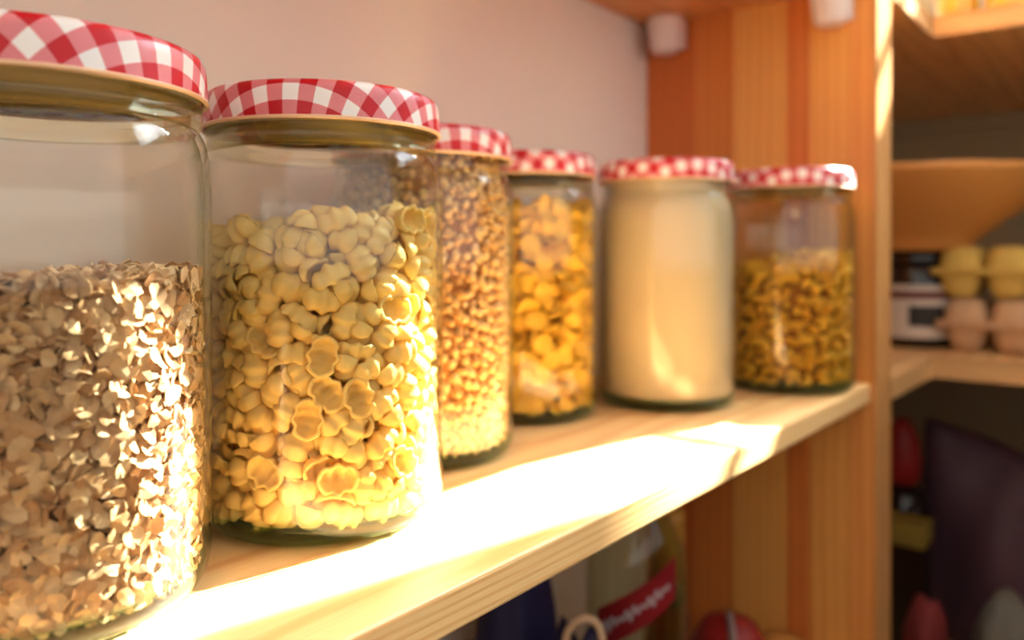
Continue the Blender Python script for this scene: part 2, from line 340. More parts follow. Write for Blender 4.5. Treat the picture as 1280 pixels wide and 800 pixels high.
# poses of the larger pieces, settled by dropping them into the jar: x,y,z (0.1 mm), rotation (0.01 rad)
SHELLS = (
    '-336,292,36,-29,-10,-216,320,178,47,-120,-9,140,-230,370,25,314,0,15,400,-131,25,0,314,-22,333,-65,47,38,-61,-161,-70,-448,40,82,-9,295,-419,171,40,74,-5,97,326,-317,44,-94,18,93,-'
    '224,-394,42,84,-28,259,137,-424,44,17,55,-302,-329,-156,36,29,9,-303,295,295,25,0,314,46,-138,260,25,314,0,-125,-446,31,49,274,22,174,27,-291,25,0,-314,-143,-230,184,25,0,-314,-42,'
    '415,163,57,31,271,-105,-313,-303,44,30,54,67,-83,410,25,0,314,-138,-152,-343,39,-4,-23,-100,-436,-120,58,-48,97,-105,-233,278,62,202,17,79,378,269,66,-158,76,-97,-364,-20,39,-36,-2'
    '9,62,405,-227,67,160,79,107,198,-260,39,56,-10,-3,212,404,47,-120,7,261,-223,-213,49,-134,-10,-103,310,-209,39,3,21,126,-186,427,83,-156,119,42,77,411,42,84,-27,182,429,83,25,314,0'
    ',-107,131,-319,57,-33,-271,-101,25,345,48,-129,9,208,-35,-344,51,52,26,-137,-266,149,125,-291,-90,-84,276,119,91,-197,-35,-156,427,-39,53,-96,-62,-245,-445,100,113,117,45,124,218,-'
    '366,56,59,-87,250,-238,-366,109,-227,-5,239,357,-244,129,217,21,140,-376,-229,52,-193,-273,-4,181,325,37,15,5,269,389,42,64,-272,-58,22,-402,-167,102,-6,57,40,46,-420,63,-241,17,-1'
    '40,300,357,103,-157,-191,-70,290,-179,111,-256,32,160,-251,371,119,99,96,-50,204,-252,108,-268,39,-77,-46,324,90,31,-110,-14,3,-302,173,280,-7,153,256,255,111,63,-289,-68,-342,189,'
    '82,126,32,43,111,452,115,-154,77,-23,457,-87,100,159,-80,138,-102,-329,119,-277,1,4,343,71,103,-242,-32,-163,-414,-20,106,-27,308,16,279,-333,100,223,39,109,-235,-289,105,203,-34,-'
    '61,-18,-433,105,11,-52,-69,170,354,96,25,8,277,-5,466,68,-161,-92,4,-331,291,99,-49,-8,-269,-338,-101,116,178,19,-59,353,146,144,3,-266,94,126,-403,115,-39,12,-211,-199,-300,174,30'
    '0,-21,-144,102,-276,135,-53,-8,-124,403,-26,136,244,-18,57,168,241,171,111,-36,-190,49,-332,113,260,-40,-136,-447,-55,192,7,-99,313,-330,118,115,183,-113,159,393,-149,118,197,-4,-4'
    '6,-87,447,115,-106,67,-257,44,376,131,-34,21,-134,229,-317,158,-10,24,288,189,387,139,292,14,48,349,257,135,-69,-291,-87,-305,-208,137,-148,-7,-78,-417,170,180,-68,-78,-189,-42,411'
    ',137,41,-200,-178,111,-426,167,-19,-278,-33,-379,78,115,-171,-189,-78,290,-121,166,69,-15,-306,-271,241,136,4,-13,-35,424,115,154,-246,59,66,-45,-396,157,56,-63,-6,-136,329,83,19,-'
    '10,204,317,-306,200,166,-93,-126,-350,-287,139,72,31,215,-391,-163,181,78,4,-82,-428,62,208,-4,51,-68,-277,-106,182,58,3,58,122,312,178,-14,-53,-64,-80,-443,169,-271,-72,15,154,-37'
    '7,218,51,86,208,349,-214,191,0,293,-69,-201,312,161,-60,-84,143,-284,72,190,-114,34,-278,-246,-392,199,157,-1,-56,365,36,192,-47,77,-255,-317,286,180,-302,-5,-124,-112,339,183,-186'
    ',-102,23,216,-413,170,184,156,75,-178,-234,222,94,46,146,163,424,205,67,-48,-35,247,358,189,-40,61,-190,0,423,210,-277,15,92,-132,388,170,140,-47,5,311,108,229,-26,-58,-156,-313,-2'
    '62,200,-59,-28,287,-427,-63,253,-75,-243,103,-241,314,227,63,24,-117,255,312,215,-64,-279,-14,-161,-418,154,-120,180,-113,250,-208,187,-40,65,251,20,-464,221,157,70,6,58,383,215,20'
    '4,16,-197,-357,224,198,-215,28,-87,-183,415,216,212,-5,46,134,302,260,50,-21,-130,-304,-171,241,-2,12,-59,374,240,195,13,-280,-74,-77,-416,244,5,247,-53,415,-143,189,-38,-246,158,4'
    '55,-3,268,-202,10,167,-66,440,260,-17,211,-35,-47,294,238,-169,-21,-182,41,-355,226,-23,21,-172,-323,313,285,-305,-104,-21,275,211,178,260,-16,-159,-355,-66,211,83,-48,-157,431,-53'
    ',217,106,-52,199,262,-351,238,-72,62,202,-279,-329,239,119,-306,-19,422,165,234,78,13,-95,-95,-317,281,109,-282,-59,-250,-247,292,202,-6,-218,-143,287,247,-21,1,-115,-346,143,234,4'
    '1,4,-100,154,404,256,-45,245,5,348,-74,207,39,-45,-157,322,196,259,-93,49,193,-342,-258,273,-271,-39,57,-392,43,255,-52,-36,303,37,444,275,275,4,25,323,-282,275,54,-260,28,296,333,'
    '266,29,-278,-47,337,8,256,-116,19,273,-256,279,264,-252,25,-118,-169,-406,261,66,-65,-225,156,-285,232,-73,-297,39,-364,-28,292,-17,11,187,-424,-189,231,155,48,-117,-209,248,330,12'
    '0,17,-10,352,-191,263,40,-19,235,410,125,269,-236,4,-87,-161,-351,276,-18,226,-158,111,439,336,95,21,-32,365,256,294,98,-273,-21,-276,161,269,165,-18,-118,376,-241,316,-294,39,82,-'
    '202,-405,389,-58,205,-28,55,379,323,-94,-287,-37,-319,-191,333,247,-7,51,-406,132,288,45,-27,278,278,174,303,76,-18,-156,301,-65,258,-26,-19,-8,95,-437,280,53,60,281,-173,411,289,2'
    '83,-11,44,310,297,350,275,-7,7,-213,-301,346,-26,-222,26,-418,127,396,-307,14,126,65,-352,305,-136,-23,-113,221,234,248,-25,9,-263,344,74,319,-88,21,-93,-66,364,316,161,268,-3,175,'
    '-327,273,-101,-301,30,-406,-154,313,-44,56,78,221,-396,318,-72,10,54,397,-130,301,65,-47,266,-190,315,341,-197,-2,266,-437,-71,343,17,-15,204,362,152,361,120,64,96,-336,-283,348,-6'
    '0,246,44,224,-228,277,-116,-10,-20,-154,-397,375,-115,36,208,-395,244,287,-155,-81,100,-367,140,326,44,-285,-32,200,223,311,-1,-32,117,-262,-356,323,93,-27,181,111,-273,351,-312,15'
    ',-118,363,-200,365,64,275,-30,-84,437,380,26,-131,20,223,376,327,-25,52,-232,69,299,365,-57,67,253,444,-88,345,-71,23,144,10,-412,315,71,-24,-134,-246,-371,441,-13,243,-9,-297,38,3'
    '16,167,63,180,-267,381,342,-157,103,61,-410,-163,408,-108,61,-2,180,-383,359,57,268,-19,-74,-437,322,-305,-61,-2,206,404,433,233,199,-22,-355,237,353,19,-229,-88,218,-300,342,-69,1'
    '7,-74,419,172,382,-42,189,232,-427,43,346,-33,34,-19,-332,-71,369,58,12,84,418,76,346,27,65,-52,349,222,389,-172,24,-246,-162,403,363,-43,-15,265,92,-412,385,-262,5,-108,286,-281,3'
    '71,22,25,-48,188,318,370,69,29,-265,325,-307,411,-287,-20,99,-58,-343,351,1,5,54,-130,432,488,-72,-194,197,-295,-101,420,-133,-8,-282,361,-31,371,121,89,80,-345,46,383,-5,-5,-187,-'
    '157,-269,394,-86,-11,-215,272,354,421,158,110,-163,300,-116,394,27,-243,-57,298,-306,528,228,24,136,-447,-53,410,47,-34,188,-2,468,362,-158,-176,1,430,107,426,43,-257,-166,226,227,'
    '419,249,43,137,-223,378,419,79,-35,148,-6,364,399,-23,-12,-134,390,-230,505,54,-186,-32,355,219,466,299,-20,42,-300,-181,414,-104,-26,-229,-312,310,396,-7,60,-79,83,-278,418,47,253'
    ',142,-4,-437,399,-64,21,88,420,-75,387,-247,-32,-158,77,-450,488,-57,130,95,342,316,451,-206,-159,-34,-439,75,447,288,-39,144,-333,-325,437,159,166,-78,308,-191,440,63,-29,-43,156,'
    '-383,437,-65,-48,-137,-310,176,382,-206,33,-21,418,-73,453,-26,278,-116,-135,346,408,36,-16,126,-415,-113,464,-77,54,28,103,393,391,-5,28,-93,252,199,387,74,-23,-204,-62,-453,467,-'
    '186,258,-8,-247,-243,422,-18,-6,-157,256,356,530,106,10,15,448,14,404,-13,172,-225,209,-393,519,24,23,-269,-390,215,443,21,-299,124,386,-156,429,-165,-44,-77,323,21,436,125,28,287,'
    '-33,450,467,46,78,-34,-274,272,433,-67,-45,-311,328,-315,488,86,22,-217,-381,-239,465,-24,198,-64,-325,119,443,-2,-25,138,-446,-49,495,37,61,146,88,398,447,-28,-313,77,260,253,489,'
    '-30,-230,69,10,-331,422,-126,26,149,335,69,446,125,293,-25,-189,368,485,-306,38,-49,-236,225,467,8,48,-232,288,-64,491,-105,-280,27,137,320,442,-47,-60,-244,-204,-271,483,64,-5,-95'
    ',-97,-308,417,83,14,11,-382,251,546,199,110,92,-403,-190,544,-183,-76,-186,434,70,500,-59,-235,18,332,124,484,67,238,-42,-266,132,558,293,-121,-12,237,-344,446,157,21,165,-74,299,4'
    '92,23,-269,115,-355,-33,454,11,-47,-75,334,-109,498,176,30,-263,192,287,477,-88,-10,-135,-78,-371,443,-2,-17,26,-277,-277,497,-254,-17,-79,-299,326,498,113,-294,1,79,-371,473,90,-1'
    '15,-129,-4,396,493,1,-54,181,441,-30,529,-56,-90,-13,146,297,541,217,33,185,148,-313,482,36,-87,-250,-415,-17,522,38,254,-166,-179,-430,508,158,128,-39,-336,-161,523,138,-32,-198,1'
    '21,-409,571,114,17,211,377,221,527,14,-304,-144,-161,323,522,-238,-9,65,73,458,514,-154,38,-14,-332,40,532,-152,166,34,307,337,637,85,189,-102,-115,-363,503,-67,11,-155,414,-136,53'
    '2,-7,-260,-41,436,160,563,156,-101,193,372,-9,549,54,-81,-93,-358,-71,546,-181,23,123,-8,448,686,55,286,11,65,324,525,104,26,-136,-318,215,528,219,154,32,-280,-371,534,153,82,-66,2'
    '88,172,562,-216,118,-91,269,-204,474,-67,296,-58,374,229,615,237,4,-180,-296,-58,564,-197,-34,190,-193,-323,546,29,16,-143,213,-271,501,16,-56,-114,-286,335,562,8,-284,97,227,405,6'
    '25,-158,-242,-51,25,-365,528,-41,-78,102,313,-190,554,128,-41,193,-400,165,510,74,-2,22,449,59,587,-77,-8,193,141,420,692,-17,232,-86,-312,217,663,-278,66,-72,344,99,577,42,55,-204'
    ',195,-400,594,-2,89,178,-264,-174,541,135,41,-223,-359,84,513,-157,-29,-285,-90,442,597,194,100,-32,23,450,601,115,-59,33,-233,255,561,115,-48,104,444,-58,623,28,-251,-168,-235,-29'
    '3,622,153,51,-224,99,307,620,-172,18,-183,-444,93,546,146,-46,95,306,264,561,48,-70,-152,-444,-20,587,265,17,124,-80,-374,538,249,-20,-195,-16,-450,570,69,-10,-283,286,-345,618,-11'
    ',114,302,167,408,513,16,185,81,-427,-143,629,-16,169,111,-345,133,595,167,-17,217,306,-32,583,88,66,295,122,403,581,-13,240,80,249,291,572,67,262,17,-332,301,642,-218,55,-184,233,-'
    '231,585,90,14,-7,-9,-387,600,42,76,220,86,-410,638,-247,26,-168,183,322,627,27,-44,160,-187,411,579,-76,17,-287,179,-317,593,-10,2,37,-329,-299,597,-97,-205,-25,397,-219,606,-81,57'
    ',99,-406,-72,636,-293,30,-24,-18,337,560,-69,-41,-59,-435,129,671,240,-68,137,-119,-435,612,-88,-45,11,294,33,599,5,49,297,-256,340,629,73,14,142,-337,-252,581,126,53,14,297,-209,6'
    '60,105,-16,266,-375,49,633,85,-15,-160,9,364,616,-108,7,-9,-307,-119,626,-57,-241,-25,-207,-385,614,17,63,83,369,-131,610,6,-17,-83,-392,174,666,7,-96,32,259,-323,680,205,43,178,-2'
    '54,-210,633,-245,55,79,261,269,652,47,10,-10,39,398,651,207,-9,-18,-118,351,604,-18,50,-263,42,-308,643,-115,-259,-31,216,355,691,-262,-11,75,33,-453,681,-75,293,-9,-450,-59,733,-8'
    '9,92,-78,-282,138,694,179,10,274,421,146,659,60,-3,-165,329,-290,636,176,209,-71,-156,-304,643,-96,-5,-243,-146,307,646,-72,8,309,305,-114,663,-31,-18,-159,-218,193,659,-219,-10,-1'
    '45,423,-92,713,115,214,-61,23,-357,687,-97,277,42,241,216,695,20,-61,189,-169,412,709,208,-122,115,-294,-363,677,158,-136,-69,422,38,662,130,255,-14,-358,-202,639,259,30,40,-426,21'
    ',681,150,76,-245,-82,-327,654,62,-27,103,-96,402,701,-251,17,-103,-315,-166,700,46,-20,-75,134,-396,700,254,-28,-160,153,272,736,244,-62,-133,394,-170,686,-76,-14,-248,-238,361,679'
    ',-287,70,42,272,-378,790,152,143,57,382,247,704,74,-3,-91,-368,254,737,270,31,82,294,119,675,-247,19,40,-355,-6,707,-241,69,44,-57,335,727,-233,91,-32,-177,-408,682,-26,16,-54,141,'
    '-261,652,-46,20,-128,345,296,805,-206,56,188,-413,-165,727,100,65,-123,179,-250,689,34,-277,-86,382,-32,717,184,-1,6,406,121,712,-290,-55,-56,91,374,738,-104,12,197,-55,-445,723,28'
    ',86,202,172,282,809,290,-11,28,-168,-401,744,-51,-53,-187,-345,-66,738,-99,-271,40,-340,-275,691,-30,-304,-37,326,-307,766,-94,118,43,1,-374,763,-83,-22,91,448,52,780,0,-114,89,211'
    ',-377,686,-124,-95,-132,268,296,748,151,298,-2,-65,437,760,300,19,57,-294,76,708,-107,292,-23,-229,288,711,-238,17,7,406,-200,727,-69,277,122,-393,-224,793,-22,-203,-219,-451,31,82'
    '3,227,-130,3,420,182,794,-184,26,211,-285,-352,879,-72,10,-58,-231,373,766,21,38,-31,-333,-282,834,10,-251,-101,33,319,760,-15,39,164,234,-267,748,-208,8,71,62,-430,754,18,297,50,2'
    '62,245,834,-269,43,-9,-431,132,761,-77,20,-147,432,-173,830,146,146,108,325,54,712,4,-19,292,-43,-381,797,232,-22,91,-312,-286,759,56,33,27,113,-315,755,180,-13,-210,-272,236,768,-'
    '138,-30,-299,-354,154,784,-107,-39,-294,321,214,732,9,-57,198,-148,415,819,27,64,-110,-419,-120,825,-51,65,43,361,-99,788,-17,300,-88,48,-428,863,177,12,-38,370,-218,817,206,4,-101'
    ',-337,226,858,-96,-111,69,-216,-312,722,-73,-36,27,186,-405,795,-102,106,180,-328,59,775,-67,-16,197,-333,-174,763,132,10,-144,-27,-463,846,159,-293,-8,-42,358,825,135,-54,240,230,'
    '379,768,26,-15,-15,-316,316,793,31,96,76,311,-145,732,-10,21,104,211,-310,804,-58,-254,-53,-379,86,847,173,-42,-20,-80,-335,750,-87,94,-164,350,171,779,-98,-56,224,-230,-306,806,11'
    '1,287,33,-188,315,806,-251,-37,57,-387,242,854,26,184,-4,124,447,780,-157,5,-29,-69,460,857,-158,-168,16,-410,-71,846,76,-282,-7,-238,-226,795,154,248,-30,20,417,791,-16,3,-137,-40'
    '2,9,815,-16,-139,-70,212,395,837,-112,-22,210,-220,-387,814,-313,-120,-20,307,-336,889,-182,-9,38,350,114,795,-104,279,-36,447,-60,789,-46,-239,114,-275,154,869,1,-282,161,-145,-41'
    '5,813,-101,-26,-124,121,-375,814,-265,-8,138,329,5,781,-13,69,74,100,360,826,-305,27,10,285,175,858,-2,69,-153,-437,153,873,-153,-33,123,278,-174,806,-88,-32,-147,-293,346,913,80,2'
    '46,79,295,149,901,-260,45,-56,-169,263,840,-30,199,153,-172,379,881,-47,-21,105,-111,-352,851,-28,36,-136,-406,43,946,185,-14,-15,138,427,894,-59,98,275,216,413,969,-157,-189,-48,-'
    '306,-148,848,38,35,-95,302,-325,998,132,86,-160,279,354,875,-217,128,102,193,-363,876,-217,2,239,-190,402,926,23,268,36,-328,-23,837,-175,24,167,-408,131,931,-236,33,69,332,-260,78'
    '0,219,117,41,-400,-195,910,-80,-137,-65,363,51,828,-118,-291,-47,-264,308,847,187,-8,179,378,239,890,52,-192,-116,351,-229,888,305,-1,-52,14,431,854,44,1,93,-282,-177,908,79,49,-47'
    ',319,279,900,122,-32,-217,170,340,878,87,-19,21,71,-287,871,116,3,195,401,-18,855,-157,-2,-9,-442,52,1011,-295,-21,-152,-335,136,938,-192,11,112,-31,-304,905,-71,21,42,293,-59,894,'
    '121,-14,-243,-209,292,931,65,35,-189,131,-419,898,-49,-77,-162,433,30,900,157,99,-9,-434,-17,931,114,59,20,-193,-393,939,-119,296,50,97,-305,959,-260,-28,149,-84,352,892,-48,235,-3'
    ',323,-124,852,-52,-18,-42,212,279,913,-58,48,285,-282,239,949,-12,-9,-139,24,-367,890,213,22,3,424,141,877,24,15,-136,246,-283,898,-121,-214,-85,-403,-130,919,-60,8,4,159,-416,987,'
    '-141,-144,-105,334,58,911,-16,-70,15,-297,-5,1024,-92,296,-48,368,-122,906,53,301,-36,289,329,969,-54,-252,99,71,395,896,25,3,-135,-383,246,975,-207,-33,-192,260,-213,899,-53,230,-'
    '47,-405,-86,949,257,23,26,-170,414,1051,46,-262,37,-211,-295,887,-1,12,242,428,-78,908,149,-248,-59,26,-432,948,-13,284,99,-105,-401,909,131,26,96,12,430,936,5,290,54,435,-21,983,-'
    '155,161,-7,-318,-51,943,210,-24,-134,360,266,1011,-167,-9,282,-52,-430,958,251,-79,63,-357,127,1024,-55,5,207,375,-273,963,154,20,95,75,430,984,300,41,-52,421,158,958,114,76,-195,-'
    '444,-53,1069,-288,3,-143,-237,368,1011,-119,15,285,-213,-315,938,11,308,41,123,-306,1040,-114,-7,-46,234,-364,953,64,-36,-138,-74,436,987,-119,-57,238,336,-22,998,97,261,-61,242,-2'
    '05,973,52,-277,104,145,428,1082,244,63,-37,-257,-25,1121,-77,83,171,-414,-71,1010,278,4,51,183,-327,968,-256,-45,-125,-159,-428,1024,68,-107,-293,-132,365,981,-35,-286,-57,-359,-26'
    '8,944,-132,-279,-36,435,-165,979,140,-148,138,-299,-231,944,132,-30,-19,-201,268,1017,88,50,-191,346,186,962,39,22,-116,91,321,1017,186,-2,-128,168,347,977,-36,42,301,358,-232,1015'
    ',66,243,-1,441,63,974,1,209,-173,202,-418,1192,151,66,43,324,-100,1004,62,-302,17,-414,-157,1037,-187,100,-24,-386,240,1085,24,124,30,-288,247,1017,36,-36,125,-260,-361,991,-294,-4'
    '7,-54,-77,-362,1006,-114,74,184,348,119,1010,58,-33,120,-313,325,1029,127,77,6,-428,147,1108,-73,-98,-186,244,-211,1040,296,-14,11,15,-329,1004,-15,291,1,-291,-299,1011,217,18,39,3'
    '33,-147,977,56,31,270,305,329,1050,269,-46,-77,96,-404,1014,194,17,140,-353,-75,1065,-277,91,31,185,289,1042,-139,8,213,407,-204,1156,-252,110,41,-144,-328,1010,-41,33,182,313,187,'
    '1048,114,262,73,17,440,1056,-11,59,-242,-249,110,1103,-151,37,28,-225,-213,990,122,-198,-84,422,144,1049,300,65,-103,-227,-158,1220,-305,43,116,-256,375,1131,71,-296,77,151,233,116'
    '1,-196,88,58,443,-95,1063,109,25,-211,66,-339,1094,-144,-13,250,12,356,989,126,-196,11,-193,-314,1052,-21,3,144,238,99,1186,-191,23,-89,-427,83,1082,-36,83,95,-373,142,1124,94,-235'
    ',-63,-396,-142,1126,-44,297,73,261,220,1055,185,-139,64,116,403,1050,-90,-11,-106,345,-286,1093,-87,6,130,-69,354,1060,-159,-19,132,259,-11,1107,78,109,118,73,-457,1210,-156,-1,-30'
    '0,-366,-240,1036,57,33,124,321,-97,1072,-14,-293,-23,-263,188,1056,34,-3,-248,-453,-44,1148,78,41,152,21,-436,1050,105,0,-219,-8,450,1155,218,104,-35,365,53,1043,-35,12,-266,111,26'
    '8,1101,97,-6,-211,-312,-196,1054,-251,-20,197,-288,214,1096,280,2,63,-335,42,1093,49,-61,54,248,-100,1140,14,-207,-245,70,259,1200,-32,-197,-15,412,121,1114,-293,-11,102,241,-372,1'
    '045,61,-36,-189,246,313,1115,-70,-247,-133,-16,-408,1070,-210,-9,-214,-126,396,1097,-243,-1,136,-278,-300,1114,-219,54,115,66,350,1103,94,19,-160,162,-402,1102,-21,-45,-196,327,5,1'
    '100,-66,61,-90,340,-173,1081,164,-3,302,-252,-201,1118,-23,-26,-41,-9,-262,1166,4,197,-231,-240,308,1096,78,248,-141,-371,18,1154,142,89,-99,388,253,1105,-157,0,-100,-326,-298,1098'
    ',105,-13,157,-38,388,1121,246,-29,-161,-423,-22,1183,65,-253,-60,-285,178,1153,-275,35,-38,243,376,1095,-24,90,-257,-74,-448,1135,-223,208,-4,216,-286,1078,-14,16,-29,-246,-377,121'
    '2,-50,280,-59,375,-108,1133,71,-58,-275,-357,145,1222,146,-9,18,430,17,1102,-16,30,-236,-232,-374,1141,-172,48,-148,89,-243,1118,72,47,40,298,132,1133,78,21,173,311,-234,1133,-48,-'
    '50,42,-183,290,1140,210,41,-159,-307,-122,1191,100,208,33,-157,-416,1149,-98,-117,-119,181,362,1147,217,-28,140,-336,283,1150,-27,42,-153,297,339,1220,82,-220,11,-371,-236,1136,199'
    ',-5,129,436,91,1206,115,-62,-200,99,-270,1165,-285,80,-30,-56,-268,1126,-109,59,-50,14,270,1305,-276,19,33,292,-185,1168,10,247,-24,124,353,1177,-192,-31,-166,-309,80,1198,202,12,-'
    '24,-89,425,1170,298,-46,-94,32,337,1140,223,-32,144,-236,146,1191,293,44,-106,-173,-275,1132,-107,43,-207,197,389,1227,305,49,63,417,188,1199,-122,82,210,237,-338,1130,-305,19,84,3'
    '29,-44,1187,-212,28,-51,-153,212,1163,-229,-40,33,-413,-186,1198,73,16,204,73,-436,1117,210,93,-148,205,-256,1151,-81,-40,-62,-173,416,1208,127,188,-73,91,455,1172,153,20,295,413,1'
    '08,1298,36,-19,-228,-258,-162,1158,280,5,55,-103,-352,1109,-20,8,-33,-286,-13,1168,98,262,74,226,200,1139,-92,245,-127,-399,203,1215,-190,-18,-255,-322,-276,1199,-297,-8,133,-445,6'
    '4,1216,40,-217,155,452,-25,1179,-241,-39,170,333,245,1144,184,20,189,-59,-369,1178,99,-4,-200,-165,256,1247,84,-89,-135,-50,302,1174,-96,18,-278,154,-348,1170,35,20,-233,286,-345,1'
    '190,-55,27,58,-431,133,1313,94,-90,100,104,429,1345,-16,12,290,-247,366,1206,37,-289,23,-230,-258,1204,-18,-40,-177,-374,-86,1213,121,94,51,-135,343,1204,-116,138,2,191,-206,1175,2'
    '30,-32,-54,5,-385,1158,140,-18,-159,244,290,1190,69,8,-20,117,273,1269,-136,-44,-215,-279,258,1207,173,28,-17,441,-102,1225,77,42,-170,-23,393,1340,38,-12,206,-214,-378,1282,300,39'
    ',-35,84,-379,1223,-120,28,63,338,116,1189,3,89,81,-348,-198,1246,32,29,234,-18,258,1188,-220,28,3,-269,15,1279,44,-64,-204,253,222,1324,-158,-27,-2,-261,-84,1348,266,-42,-62,397,10'
    ',1149,-16,-285,-137,-204,348,1312,61,-296,-99,212,-165,1223,36,202,-158,-217,165,1250,-1,-265,33,363,139,1227,75,261,-129,237,359,1301,199,29,60,389,-209,1289,90,-210,-32,-346,-12,'
    '1245,-60,55,24,70,389,1228,-127,28,208,-142,-332,1173,36,29,129,-122,-312,1259,-157,1,305,-65,264,1253,-14,288,4,150,412,1277,-44,235,-155,-357,197,1286,280,7,-22,-378,-56,1340,-27'
    '0,15,55,337,29,1211,-103,25,295,292,215,1234,-162,35,-188,-268,-72,1254,196,56,5,355,-250,1245,-149,-52,206,151,-386,1261,180,-51,-199,59,-318,1235,-111,294,35,17,364,1261,-212,-9,'
    '187,-106,-248,1233,-7,-77,144,-60,-289,1329,188,20,229,-247,333,1265,-288,38,-85,415,-127,1265,55,245,104,191,265,1254,6,-122,185,-298,125,1343,22,-38,-155,-243,223,1297,42,42,281,'
    '352,8,1285,-209,-4,-32,-354,299,1259,-150,24,87,-401,-156,1305,-39,-47,-304,229,-366,1279,-125,8,160,364,-107,1329,-194,3,132,-88,456,1252,-156,259,17,-23,-457,1263,131,36,-304,-15'
    '0,-191,1359,-157,-238,-66,464,14,1267,152,-26,163,356,254,1245,-153,-9,127,272,-145,1244,167,-61,-126,-447,-73,1265,-143,26,-175,380,216,1305,-216,-20,122,243,-17,1234,-157,-50,144'
    ',94,325,1331,-9,-50,-119,-315,-317,1264,-26,21,-76,293,-292,1234,19,-25,-113,-144,420,1314,-10,-76,245,-375,-138,1369,-73,313,81,-128,-428,1291,103,209,153,-115,391,1343,34,-244,-1'
    '34,-356,226,1355,-12,9,313,246,135,1271,17,29,-65,-429,43,1321,48,70,-219,-357,-255,1339,-15,-37,-69,-358,67,1290,99,-35,172,-37,374,1246,-30,99,-11,343,-102,1248,118,-27,144,-172,'
    '-306,1343,-45,-294,-117,-284,-168,1302,14,53,28,169,-255,1237,-32,312,-119,-261,82,1306,-57,-14,45,-229,-164,1327,-283,45,63,-185,-232,1263,140,35,110,-84,300,1317,276,-88,-32,277,'
    '-57,1302,143,-110,169,38,453,1279,223,20,8,-271,-296,1326,-2,-277,146,272,84,1316,-8,-13,126,296,292,1315,69,-10,-271,-296,290,1330,-19,45,-246,-88,-381,1269,-87,93,287,191,200,123'
    '5,-193,10,30,18,-257,1262,-95,-71,296,129,-263,1298,-24,2,196,0,-373,1281,-93,-51,98')
